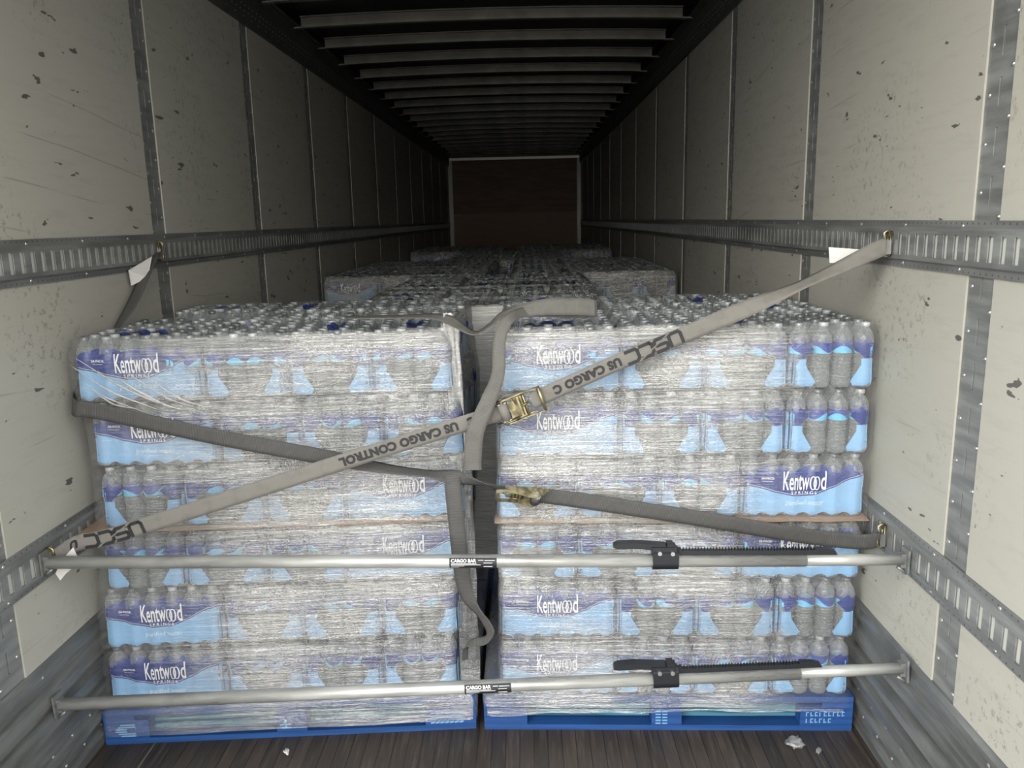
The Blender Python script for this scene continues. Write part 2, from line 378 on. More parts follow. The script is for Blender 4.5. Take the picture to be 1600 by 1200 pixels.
BRASS = simple('yellow_zinc_steel', (.27, .23, .13), .34, .8, var=.5, vscale=40); STEEL = simple('plain_steel', (.5, .5, .48), .3, .9)
BLACKP = simple('black_plastic', (.010, .011, .014), .38, bump=.05); PAPER = simple('white_tag_paper', (.60, .59, .575), .6)
PBLUE = m_bluewood('blue_painted_wood', (.008, .048, .175), (.011, .062, .225)); PTEAL = m_bluewood('thin_blue_stained_wood', (.015, .07, .12), (.045, .16, .23))
STENC = simple('pale_blue_stencil', (.15, .32, .52), .6)
CONC = simple('concrete_yard', (.30, .29, .27), .9, var=.2)

# ------------------------------------------------------------------ the trailer
Y0, Y1 = 0.78, 15.95
XL, XR = -1.256, 1.262          # faces of the wall panels
ZS, ZT = .437, 2.702            # top of the scuff liner, underside of the top rail
RAILS = (1.5925, .7335)
b = MB(); b.box(-1.30, 1.31, Y0, Y1, -.12, 0); struct(b.build('floor', FLOORM), 'dark worn plank floor of the trailer')
b = MB(); b.box(-60, 60, -70, Y0-.02, -1.4, -1.3); struct(b.build('ground', CONC), 'paved yard behind the open trailer')
# roof
ce = MB()
for i in range(12):
    x0 = -1.27 + i*2.55/12; x1 = x0 + 2.55/12; z = lambda x: 2.955 + .045*(1-(x/1.28)**2)
    n = len(ce.v); ce.v += [(x0, Y0, z(x0)), (x1, Y0, z(x1)), (x1, Y1, z(x1)), (x0, Y1, z(x0)), (x0, Y0, z(x0)+.03), (x1, Y0, z(x1)+.03), (x1, Y1, z(x1)+.03), (x0, Y1, z(x0)+.03)]
    for q in ((0,3,2,1),(4,5,6,7),(0,1,5,4),(1,2,6,5),(2,3,7,6),(3,0,4,7)): ce.face([n+k for k in q])
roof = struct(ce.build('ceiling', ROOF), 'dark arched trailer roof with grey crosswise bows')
bb = MB(); N = 28
for i in range(N):
    xs = [-1.17 + k*2.34/N for k in (i, i+1)]
    zz = [2.868 + .022*(1-(x/1.2)**2) for x in xs]
    prof = [(-.045, .062), (-.045, .055), (-.022, .055), (-.022, 0), (.022, 0), (.022, .055), (.045, .055), (.045, .062)]
    for (p, q) in zip(prof, prof[1:]):
        bb.quad((xs[0], p[0], zz[0]+p[1]), (xs[0], q[0], zz[0]+q[1]), (xs[1], q[0], zz[1]+q[1]), (xs[1], p[0], zz[1]+p[1]))
for s_ in (-1, 1):
    bb.box(min(s_*1.17, s_*1.245), max(s_*1.17, s_*1.245), -.022, .022, 2.866, 2.874)
    for dy in (-.012, .012): bb.dome((s_*1.225, dy, 2.866), (0, 0, -1), .006)
bow_me = bb.mesh('roof_bow', [BOW])
y = 5.33 - .6096*7
while y < Y1-.05:
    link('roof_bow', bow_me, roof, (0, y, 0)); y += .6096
# side walls
def wall(side):
    X = XL if side < 0 else XR; s = -side      # s points into the trailer
    nm = 'left' if side < 0 else 'right'
    def box(m, a0, a1, y0, y1, z0, z1, mat=0): m.box(min(X+s*a0, X+s*a1), max(X+s*a0, X+s*a1), y0, y1, z0, z1, mat)
    w = MB(); box(w, -.05, -.0085, Y0, Y1, -.1, 2.98)
    wo_ = struct(w.build('wall_'+nm, GALV), 'scuffed white panel wall with steel posts and cargo rails on the %s' % nm)
    yp = [(3.2307 if side < 0 else 1.9501) + k*1.2192 for k in range(-2, 12)]
    yp = [q for q in yp if Y0+.05 < q < Y1-.1]
    # posts
    pm = MB(); hw = .06; z0, z1 = ZS, ZT+.02; pitch = .11
    nrow = int((z1-z0)/pitch)+1; sl = .0042
    def P(d0, d1, ya, yb, za, zb, mt=0): pm.box(min(s*d0, s*d1), max(s*d0, s*d1), ya, yb, za, zb, mt)
    P(-.008, -.005, -hw, -sl, z0, z1); P(-.008, -.005, sl, hw, z0, z1)
    zz = z0
    for r in range(nrow):
        a = z0 + r*pitch; P(-.008, -.005, -sl, sl, a, min(z1, a+.046))
        for k, yy in enumerate((-.042, .042)):
            pm.dome((s*-.005, yy, a+.02+.055*k), (s, 0, 0), .0065, 6, 1)
    post_me = pm.mesh('post', [GALV if side > 0 else GALV, RIVET])
    for q in yp: link('post', post_me, wo_, (X, q, 0))
    ed = [Y0] + yp + [Y1]
    for i in range(len(ed)-1):
        a = ed[i] + (hw-.002 if i else 0); c = ed[i+1] - (hw-.002 if i < len(ed)-2 else 0)
        pb = MB(); p0, p1 = min(X, X-s*.0085), max(X, X-s*.0085)
        zb = [ZS, ZT+.01]
        pb.box(p0, p1, a, c, zb[0], zb[1])
        me = pb.mesh('wall_panel', [PANEL, EDGE, PLYEDGE])
        for p in me.polygons:
            if p.normal.y < -.9: p.material_index = 1
            if p.normal.y > .9: p.material_index = 2
        o = link('wall_panel', me, wo_)
    # top rail
    tr = MB()
    pts = [(.0, ZT), (.022, ZT), (.022, 2.86), (.05, 2.875), (.05, 2.885), (.0, 2.885)]
    tr.extrude(pts if s < 0 else pts, lambda a_, b_, d: (X+s*a_, d, b_), Y0, Y1)
    for i in range(int((Y1-Y0)/.06)):
        for r in range(3):
            if i < 160 and not (r == 0 and i % 2): tr.dome((X+s*.022, Y0+.03+i*.06+r*.02, ZT+.03+r*.03), (s, 0, 0), .0045, 5, 1)
    tr.build('top_rail', [DARKM, RIVET], wo_)
    # cargo rails
    for zc in RAILS:
        rb = MB(); D = .016; dn = .0508; n = int((Y1-Y0-.1)/dn)
        def B(d0, d1, ya, yb, za, zb_, mt=0): rb.box(min(s*d0, s*d1), max(s*d0, s*d1), ya, yb, za, zb_, mt)
        ya = Y0+.02; yb = ya+n*dn
        for sg in (-1, 1):
            zf = sorted((sg*.0655, sg*.0475)); B(0, .005, ya, yb, zf[0], zf[1], 1)
            # sloped shoulder
            a, c_ = sg*.0475, sg*.0415
            rb.quad((s*.005, ya, a), (s*.005, yb, a), (s*D, yb, c_), (s*D, ya, c_))
            zs = sorted((sg*.0415, sg*.030)); B(D-.003, D, ya, yb, zs[0], zs[1])
        for i in range(n+1):
            yy = ya + i*dn
            B(D-.003, D, max(ya, yy-.0150), min(yb, yy+.0150), -.0302, .0302)
            if i % 6 == 0 and i < 220:
                for sg in (-1, 1): rb.dome((s*.005, yy+.02, sg*.053), (s, 0, 0), .006, 6, 2)
        rb.quad((s*.0085, ya, -.04), (s*.0085, yb, -.04), (s*.0085, yb, .04), (s*.0085, ya, .04), 3)
        o = rb.build('cargo_rail', [GALV, FLANGE, RIVET, SLOTBACK], wo_); o.location = (X, 0, zc)
    # scuff liner
    bl = MB(); base = -.014
    SC_ = 1.0; pr = [(0, .006), (.03, .006), (.034, -.004), (.085, -.004), (.090, .010), (.107, .010), (.112, -.005), (.150, -.005), (.156, .014), (.190, .014), (.197, -.006),
          (.218, -.006), (.226, .014), (.264, .014), (.272, -.008), (.294, -.008), (.302, .015), (.348, .015), (.356, -.003), (.374, -.003), (.382, .014), (.427, .014), (.437, .002), (.437, -.03), (0, -.03)]
    for (p, q) in zip(pr, pr[1:]):
        bl.quad((X+s*p[1], Y0, p[0]), (X+s*q[1], Y0, q[0]), (X+s*q[1], Y1, q[0]), (X+s*p[1], Y1, p[0]))
    for i in range(int((9-Y0)/.105)):
        yy = Y0+.05+i*.105
        bl.dome((X-s*.004, yy, .06), (s, 0, 0), .006, 6, 1); bl.dome((X-s*.004, yy+.05, .131), (s, 0, 0), .006, 6, 1)
        if i % 4 == 0: bl.dome((X+s*.012, yy+.03, .405), (s, 0, 0), .008, 6, 1)
    struct(bl.build('baseboard_'+nm, [GALVL, RIVET]), 'ribbed galvanised scuff liner along the foot of the %s wall' % nm)
wall(-1); wall(1)
b = MB(); b.box(-1.30, 1.31, Y1, Y1+.05, -.1, 3.0)
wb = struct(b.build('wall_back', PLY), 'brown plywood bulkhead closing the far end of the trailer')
b = MB(); b.box(-1.256, 1.262, Y1-.012, Y1, 2.80, 2.845); b.build('header_strip', simple('pale_strip', (.75, .74, .68), .4, .3), wb)  # thin pale strip across the top of the bulkhead
for s_, X in ((-1, XL), (1, XR)):
    b = MB(); b.box(min(X, X-s_*.05), max(X, X-s_*.05), Y1-.05, Y1, .0, 2.80); b.box(min(X-s_*.05, X-s_*.07), max(X-s_*.05, X-s_*.07), Y1-.012, Y1, 0, 2.80)
    b.build('corner_post', simple('aluminium_post', (.26, .26, .24), .4, .4), wb)

# ------------------------------------------------------------------ water cases
PT = .0642; CL, CW, CH = 6*PT, 4*PT, .206     # bottle pitch, case length, width, height
RB = PT/2
def prof_in(z):
    return interp([(0, .010), (.008, .003), (.02, .0005), (.06, .0015), (.085, .0025), (.11, .0005), (.14, .0008), (.152, .004), (.168, .011), (.182, .017), (.196, .019), (.203, .021)], z)
def scal(u, n):
    x = ((u/PT + n/2.0) % 1.0) - .5; r = .0318; d = r - math.sqrt(max(0, r*r-(x*PT)**2)); return min(.0048, d)
def side_pt(u, z, off=0.0):
    """a point on the printed long side facing local -Y"""
    return (u, -(CW/2 - prof_in(z)*.8 - scal(u, 6)*.75 + off), z)
def film_mesh(res=4, name='shrink_film'):
    mb = MB(); zs = [0, .004, .010, .02, .045, .07, .09, .11, .13, .145, .155, .168, .182, .196, .2035]
    rc = .026; per = []
    def seg(a, b_, n, face, sgn):
        for i in range(n): per.append((lerp(a, b_, i/n), face, sgn))
    nl, ne = 6*res, 4*res
    # perimeter as (position on the straight faces, corner arcs folded in by shrinking the ends)
    rings = []
    for z in zs:
        pi_ = prof_in(z); ring = []
        hx, hy = CL/2-pi_, CW/2-pi_
        def add(x, y_, face, u): ring.append((x, y_, face, u))
        def rnd(t, h):   # soften the ends of a side
            return rc*(1-math.sqrt(max(0, 1-max(0, (abs(t)-(h-rc))/rc)**2)))
        for i in range(nl):
            t = lerp(-(CL/2), CL/2, (i+.5)/nl); tt = t*(hx/(CL/2)); add(tt, -(hy-scal(t, 6)-rnd(t, CL/2)*.9), 0, t)
        for i in range(ne):
            t = lerp(-(CW/2), CW/2, (i+.5)/ne); tt = t*(hy/(CW/2)); add(hx-scal(t, 4)-rnd(t, CW/2)*.9, tt, 1, t)
        for i in range(nl):
            t = lerp(CL/2, -(CL/2), (i+.5)/nl); tt = t*(hx/(CL/2)); add(tt, hy-scal(t, 6)-rnd(t, CL/2)*.9, 0, -t)
        for i in range(ne):
            t = lerp(CW/2, -(CW/2), (i+.5)/ne); tt = t*(hy/(CW/2)); add(-(hx-scal(t, 4)-rnd(t, CW/2)*.9), tt, 1, -t)
        rings.append(ring)
    n = len(rings[0])
    for z, ring in zip(zs, rings):
        for p in ring: mb.v.append((p[0], p[1], z))
    for j in range(len(zs)-1):
        for i in range(n):
            k = (i+1) % n; a, b_ = rings[j][i], rings[j][k]; face = a[2] if a[2] == b_[2] else a[2]
            ua = a[3]; ub = b_[3] if a[2] == b_[2] else (CL/2 if a[2] == 0 else CW/2)
            mb.face((j*n+i, j*n+k, (j+1)*n+k, (j+1)*n+i), face, [(ua, zs[j]), (ub, zs[j]), (ub, zs[j+1]), (ua, zs[j+1])], True)
    # top skin: taut over the caps, sagging between them
    q = max(2, res); gx, gy = 6*q, 4*q; base = len(mb.v); ix = CL/2-.021; iy = CW/2-.021
    for j in range(gy+1):
        for i in range(gx+1):
            x = lerp(-ix, ix, i/gx); y_ = lerp(-iy, iy, j/gy)
            dx = abs(((x/PT)+3) % 1-.5)*PT; dy = abs(((y_/PT)+2) % 1-.5)*PT; d = math.hypot(dx, dy)
            mb.v.append((x, y_, .2045 - .016*sm(.012, .036, d)))
    for j in range(gy):
        for i in range(gx):
            a = base+j*(gx+1)+i; co = [mb.v[a], mb.v[a+1], mb.v[a+gx+2], mb.v[a+gx+1]]
            mb.face((a, a+1, a+gx+2, a+gx+1), 2, [(c[0], c[1]) for c in co], True)
    return mb.mesh(name, [FL, FE, FT])
FILM = film_mesh(6); FILM_LOW = film_mesh(3)
BPROF = [(.004, .006), (.020, .002), (.028, .003), (.0312, .010), (.0312, .026), (.0296, .030), (.0312, .036), (.0300, .046), (.0285, .060), (.0272, .072), (.0285, .084), (.0305, .098),
         (.0312, .106), (.0312, .108), (.0312, .140), (.0312, .143), (.0306, .151), (.0280, .161), (.0235, .170), (.0178, .177), (.0136, .182), (.0128, .192)]
BPROF = [(a*.952, z) for a, z in BPROF]
def bottle_mesh(n):
    mb = MB(); mats = [1 if 13 <= i < 14 else 0 for i in range(len(BPROF)-1)]
    mb.lathe(BPROF, n, mats=mats); return mb
BOTTLE = bottle_mesh(14).mesh('bottle', [BOT, LAB])
def cap_into(mb, m=0, n=12): mb.lathe([(.0140, .1885), (.0145, .190), (.0145, .1985), (.0130, .2003), (.0001, .2005)], n, m)
cb = MB(); cap_into(cb); CAP = cb.mesh('cap', [CAPM])
bm_ = bottle_mesh(8); cap_into(bm_, 2, 8); BOTTLE_FAR = bm_.mesh('bottle', [BOT, LAB, CAPM])
# printed name on the long side
def logo_mesh():
    mb = MB(); H = .059
    u = -.077; z0 = .0915
    def put(geo, ux, zz, m=0): place(mb, refine(geo, .008), lambda x, y_: side_pt(ux+x, zz+y_, .0018), m)
    def fitted(txt, w, h, bold=.0011):
        v, f = text_geo(txt, .08, 1.0, bold); x0 = min(p[0] for p in v); x1 = max(p[0] for p in v); hh = .056
        return [((p[0]-x0)/(x1-x0)*w, p[1]/hh*h) for p in v], f
    put(fitted('Kentw', .080, H), -.066, z0)
    def ring(cx_, cz_, rx, rz, w):
        v = []; f = []; n = 22
        for k in range(n):
            a = 2*PI*k/n
            for r_ in (1, 0): v.append((cx_+(rx-(0 if r_ else w))*math.cos(a), cz_+(rz-(0 if r_ else w*.7))*math.sin(a)))
        for k in range(n): j = (k+1) % n; f.append((2*k, 2*j, 2*j+1, 2*k+1))
        return v, f
    put(ring(.0255, .0215, .0108, .0228, .0042), 0, z0); put(ring(.0370, .0215, .0108, .0228, .0042), 0, z0)
    put(fitted('d', .0165, H), .050, z0)
    put(text_geo('SPRINGS', .0135, 1.1, .0001, 1.5), -.041, z0-.0145)
    put(text_geo('24-PACK', .0105, 1.0, .0002), -.135, z0+.035); put(text_geo('16.9 oz bottles', .0055, 1.0), -.133, z0+.027)
    put(text_geo('purified water', .022, .95, .0002), -.058, z0-.050, 1)
    return mb.mesh('name_print', [WHITE, PALE])
LOGO = logo_mesh()

def case(x, y, z, rz, label, group, bottles, caps=True, low=False, logo=False, cat='case of bottled water'):
    """bottles: set of (i, j) grid cells to fill in the local 6 x 4 grid"""
    t = link('water_case', None, None, (x, y, z), (0, 0, rz)); tag(t, label, cat, group)
    link('shrink_film', FILM_LOW if low else FILM, t)
    if logo: link('name_print', LOGO, t)
    for (i, j) in bottles:
        bx, by = (i-2.5)*PT+random.uniform(-.0009, .0009), (j-1.5)*PT+random.uniform(-.0009, .0009)
        if low: link('bottle', BOTTLE_FAR, t, (bx, by, 0))
        else:
            o = link('bottle', BOTTLE, t, (bx, by, random.uniform(-.0005, .0015) if z > 1 else 0), (random.uniform(-.03, .03) if z > 1 else 0, random.uniform(-.03, .03) if z > 1 else 0, random.random()*6.28))
            if caps: link('cap', CAP, o)
    return t
ALLB = [(i, j) for i in range(6) for j in range(4)]

def layer(xl, yf, slope, z, rot, long_left, mode, names, low=False, mirror=False):
    """twelve cases in one layer. returns nothing. names(kind, col, row) -> (label, group).
    mode 'top': every case with every bottle; 'front': only the front row and what it shows"""
    Wd = CL + 3*CW
    rows = []
    for k in range(4): rows.append(('long', 0, k, CL/2, CW/2+k*CW))
    for k in range(3): rows.append(('end', k+1, 0, CL+CW*(k+.5), CL/2))
    for k in range(3): rows.append(('end', k+1, 2, CL+CW*(k+.5), CL+CW+CL/2-.03))
    for k in range(2): rows.append(('long', 1+k*1.5, 1, CL+CL*(k+.5), CL+CW/2-.015))
    for kind, col, row, cx_, cy_ in rows:
        if row == 2: cy_ = CL+CW+CL/2-.0
        if kind == 'long' and col > 0: cy_ = CL+CW/2
        if not long_left: cx_ = Wd - cx_
        X = xl + cx_; Y = yf + cy_ + slope*cx_
        front = row == 0
        if mode == 'front' and not front: 
            if not (names.__name__ == 'left_names' and cx_ > Wd-.40 and row <= 2): continue
        a = math.atan(slope) + rot
        if kind == 'end': ra = a + (PI/2 if random.random() < .5 else -PI/2)
        else: ra = a
        if mode == 'top': bs = ALLB
        elif front:
            if kind == 'long': bs = [(i, j) for i in range(6) for j in (0, 1)]
            else:
                cols = (0, 1, 2) if abs(((ra-a) - PI/2)) < .1 else (5, 4, 3)
                bs = [(i, j) for i in cols for j in range(4)]
        else: # side glimpsed through the gap
            if kind == 'long': bs = [(5, j) for j in range(4)]
            else: bs = [(i, (0 if ra > a else 3)) for i in range(6)]
        lb, gp = names('long' if kind == 'long' else 'end', col if long_left else -col, row, cx_)
        jx = random.uniform(-.0015, .0015); jr = random.uniform(-.008, .008)
        case(X+jx, Y+random.uniform(-.002, .004), z, ra+jr, lb, gp, bs, low=low, logo=(kind == 'long' and front), caps=True)

ORD = ['top', 'second', 'third', 'fourth', 'fifth', 'bottom']
PZ = .125
def z_of(L, p=.206): return PZ + (5-L)*p + .0005*(5-L)
# measured left ends of each layer, and how far the front slants back
LEFT_X = [-1.210, -1.184, -1.186, -1.200, -1.224, -1.232]
RIGHT_X = [.088, .086, .084, .082, .080, .074]
LEFT_YF = 2.405; LEFT_SL = .062; RIGHT_YF = 2.445; RIGHT_SL = -.020
LONGL = [True, True, False, False, True, True]
def pos_word(cx_, kind):
    Wd = CL+3*CW
    if cx_ < .25: return 'at the left end'
    if cx_ > Wd-.25: return 'at the right end'
    return 'left of centre' if cx_ < Wd/2 else 'right of centre'
cur = [0]
def left_names(kind, col, row, cx_):
    L = ORD[cur[0]]
    face = 'name-side' if kind == 'long' else 'window-end'
    r = int(row) if not (kind == 'long' and col in (1, 2.5, -1, -2.5)) else 1
    depth = ['front', 'second', 'third', 'rearmost'][min(3, r)]
    return ('%s water case %s of the %s layer\'s %s row, left wall pallet' % (face, pos_word(cx_, kind), L, depth), 'water cases on the front left pallet')
def right_names(kind, col, row, cx_):
    L = ORD[cur[0]]
    face = 'name-side' if kind == 'long' else 'window-end'
    r = int(row) if not (kind == 'long' and col in (1, 2.5, -1, -2.5)) else 1
    depth = ['front', 'second', 'third', 'rearmost'][min(3, r)]
    return ('%s water case %s of the %s layer\'s %s row, right wall pallet' % (face, pos_word(cx_, kind), L, depth), 'water cases on the front right pallet')
for L in range(6):
    cur[0] = L
    layer(LEFT_X[L], LEFT_YF, LEFT_SL, z_of(L), 0, LONGL[L], 'top' if L == 0 else 'front', left_names)
    layer(RIGHT_X[L], RIGHT_YF, RIGHT_SL, z_of(L), 0, LONGL[L], 'top' if L == 0 else 'front', right_names)

# rear stacks: (left x, front y, phrase, which layers show, low detail)
RZ = .1985
REAR = [(-.60, 3.52, 'middle pallet behind the front pair', (0, 1, 2, 3, 4, 5)),
        (-.58, 4.58, 'second single middle pallet', (0,)),
        (-1.235, 5.66, 'left wall pallet beyond middle pair', (0, 1)),
        (.075, 5.64, 'right wall pallet beyond middle pair', (0, 1)),
        (-1.22, 6.72, 'next pallet along the left wall', (0,)),
        (.08, 6.70, 'next pallet along the right wall', (0,)),
        (-.58, 7.80, 'first middle pallet in deep shadow', (0,)),
        (-.56, 8.86, 'next middle pallet in deep shadow', (0,)),
        (-1.22, 9.95, 'far pallet along the left wall in shadow', (0,)),
        (.08, 9.93, 'far pallet along the right wall in shadow', (0,)),
        (-1.22, 11.0, 'farthest pallet by the left wall near the bulkhead', (0,)),
        (.08, 11.0, 'farthest pallet by the right wall near the bulkhead', (0,))]
def far_case(x, y, z, rz, lb, gp, full):
    t = link('water_case', None, None, (x, y, z), (0, 0, rz)); tag(t, lb, 'case of bottled water', gp)
    link('shrink_film', FILM_LOW, t); 
    return t
BLOCKS = []
for q in range(4):
    fb = MB()
    for (i, j) in ALLB:
        ox, oy, oz = (i-2.5)*PT+random.uniform(-.003, .003), (j-1.5)*PT+random.uniform(-.003, .003), random.uniform(-.003, .001)
        fb.lathe([(.0290, .01), (.0300, .142), (.027, .157), (.0165, .177), (.0130, .189)], 7, 0, (ox, oy, oz))
        fb.lathe([(.0145, .1895), (.0145, .1985), (.0001, .2005)], 8, random.choice((1, 2, 2, 3, 3)), (ox, oy, oz))
    BLOCKS.append(fb.mesh('bottles', [BOT]+CAPS3))
FARB = []
for m_ in CAPS3:
    bm_ = bottle_mesh(8); cap_into(bm_, 2, 8); FARB.append(bm_.mesh('bottle', [BOT, LAB, m_]))
for ri, (xl, yf, phrase, Ls) in enumerate(REAR):
    near = ri < 2
    for L in Ls:
        Wd = CL+3*CW; z = PZ + (5-L)*RZ + (.0 if ri else 0)
        rows = [('long', CL/2, CW/2+k*CW) for k in range(4)] + [('end', CL+CW*(k+.5), CL/2) for k in range(3)] + [('end', CL+CW*(k+.5), CL+CW+CL/2) for k in range(3)] + [('long', CL+CL*(k+.5), CL+CW/2) for k in range(2)]
        for kind, cx_, cy_ in rows:
            if L > 0 and cy_ > .25: continue
            if not LONGL[L]: cx_ = Wd-cx_
            if ri == 0 and L > 0 and not (.25 < cx_ < 1.0): continue
            col = 'leftmost' if cx_ < .2 else 'rightmost' if cx_ > Wd-.2 else 'left-middle' if cx_ < Wd/2 else 'right-middle'
            dep = 'front' if cy_ < .2 else 'back' if cy_ > .8 else 'second' if cy_ < .5 else 'third'
            lb = '%s %s-row water case, %s layer, %s' % (col, dep, ORD[L], phrase)
            t = link('water_case', None, None, (xl+cx_, yf+cy_, z), (0, 0, (PI/2 if kind == 'end' else 0)+random.uniform(-.01, .01)))
            tag(t, lb, 'case of bottled water', 'water cases on the ' + phrase)
            link('shrink_film', FILM_LOW, t)
            if kind == 'long' and cy_ < .2 and L < 2 and ri in (0, 2, 3): link('name_print', LOGO, t)
            if near and L == 0:
                for (i, j) in ALLB: link('bottle', FARB[random.choice((0, 1, 1, 2))], t, ((i-2.5)*PT+random.uniform(-.002, .002), (j-1.5)*PT+random.uniform(-.002, .002), random.uniform(-.003, .001)))
            else:
                bo = link('bottles', random.choice(BLOCKS), t); bo['kind'] = 'stuff'

# ------------------------------------------------------------------ cardboard slip sheets
def sheet(x0, x1, yf, sl, z, label):
    mb = MB(); nx = 24
    for j, (yy, dz) in enumerate(((0, 0), (.02, .001), (1.06, 0))):
        for i in range(nx+1):
            x = lerp(x0, x1, i/nx); w = .0015*math.sin(i*1.7)
            for q in (0, 1): mb.v.append((x, yf-.018+yy+sl*(x-x0), z + (0 if yy else w) + q*.003 - (0.002 if yy == 0 else 0)))
    def id_(i, j, q): return (j*(nx+1)+i)*2+q
    for j in range(2):
        for i in range(nx):
            mb.face((id_(i, j, 1), id_(i+1, j, 1), id_(i+1, j+1, 1), id_(i, j+1, 1))); mb.face((id_(i, j, 0), id_(i, j+1, 0), id_(i+1, j+1, 0), id_(i+1, j, 0)))
    for i in range(nx): mb.face((id_(i, 0, 0), id_(i+1, 0, 0), id_(i+1, 0, 1), id_(i, 0, 1)))
    for j in range(2):
        mb.face((id_(0, j, 0), id_(0, j, 1), id_(0, j+1, 1), id_(0, j+1, 0))); mb.face((id_(nx, j, 0), id_(nx, j+1, 0), id_(nx, j+1, 1), id_(nx, j, 1)))
    o = mb.build('cardboard_sheet', CARD); tag(o, label, 'cardboard sheet', 'cardboard sheets between the layers')
sheet(-1.236, -.055, LEFT_YF, LEFT_SL, z_of(2)-.0025, 'brown cardboard sheet between middle layers of the front pallet by left wall')
sheet(.072, 1.240, RIGHT_YF, RIGHT_SL, z_of(2)-.0025, 'brown cardboard sheet between middle layers of the front pallet by right wall')

# ------------------------------------------------------------------ blue pallets
def pallet(x0, x1, yf, sl, D, label, stencil):
    W = x1-x0; t = empty('shipping_pallet', (x0, yf, 0)); tag(t, label, 'pallet', 'blue wooden pallets')
    sh = lambda p: (p[0], p[1]+sl*p[0], p[2])
    def part(nm, boxes, mat):
        mb = MB()
        for bx in boxes: mb.box(*bx)
        mb.v = [sh(p) for p in mb.v]; return mb.build(nm, mat, t)
    nb = 7; bw = .125
    for k in range(nb):
        c = k*(D-bw)/(nb-1); part('deck_board', [(0, W, c, c+bw, .103, .124)], PBLUE)
    for k in range(3):
        c = k*(W-.1)/2; part('stringer_board', [(c, c+.1, 0, D, .086, .1025)], PBLUE)
    xs = [(0, .145), (W/2-.05, W/2+.05), (W-.17, W)]; ys = [(0, .12), (D/2-.06, D/2+.06), (D-.12, D)]
    for a in xs:
        for c in ys: part('block', [(a[0], a[1], c[0], c[1], .020, .0855)], PBLUE)
    part('inner_board', [(.146, W/2-.051, .045, .065, .024, .102)], PTEAL); part('inner_board', [(W/2+.051, W-.171, .045, .065, .024, .102)], PTEAL)
    for c in (0, D/2-.05, D-.1): part('bottom_board', [(.0, W, c, c+.1, 0, .0195)], PBLUE)
    fn = lambda x, z: sh((x, -.0012, z))
    for (x, z, geo) in stencil(W):
        mb = MB(); place(mb, geo, lambda a_, b_: fn(x+a_, z+b_)); mb.build('stencil_mark', STENC, t)
    return t
def st_left(W):
    out = []
    # arrow built of dashes on the left block, a small mark mid way, rows of stencilled marks on the right block
    ln = []
    for k in range(6):
        z = k*.008; off = abs(k-2.5)*.008; ln.append([(.02+off, z), (.055+off*.5, z)])
        if k in (0, 1, 4, 5): ln.append([(.06+off*.3, z), (.085, z)])
    out.append((.015, .030, strokes(ln, .0045)))
    out.append((W/2-.035, .035, strokes([[(0, 0), (.03, 0)], [(0, .012), (.03, .012)], [(.015, .0), (.015, .03)]], .006)))
    out.append((W-.150, .028, strokes([[(i*.016, j*.018), (i*.016+.010, j*.018+.002)] for i in range(7) for j in range(3)], .006)))
    return out
def st_right(W):
    out = [(W/2-.035, .026, strokes([[(i*.022, j*.011), (i*.022+.014, j*.011)] for i in range(2) for j in range(5)], .005))]
    ln = []
    for r in range(2):
        for i in range(9 if r else 6):
            x = i*.0145; z = r*.024; ln.append([(x, z), (x, z+.014)]); 
            if (i+r) % 2: ln.append([(x, z+.014), (x+.007, z+.014)])
            if i % 3: ln.append([(x, z+.002), (x+.007, z+.002)])
    out.append((W-.150, .030, strokes(ln, .0035)))
    return out
pallet(-1.238, -.010, 2.380, .058, 1.02, 'blue wooden pallet on the floor under the stack by the left wall', st_left)
pallet(.018, 1.236, 2.445, -.022, 1.02, 'blue wooden pallet on the floor under the stack by the right wall', st_right)
pallet(-.62, .60, 3.50, 0, 1.02, 'blue pallet seen through the gap between the two front stacks', lambda W: [])

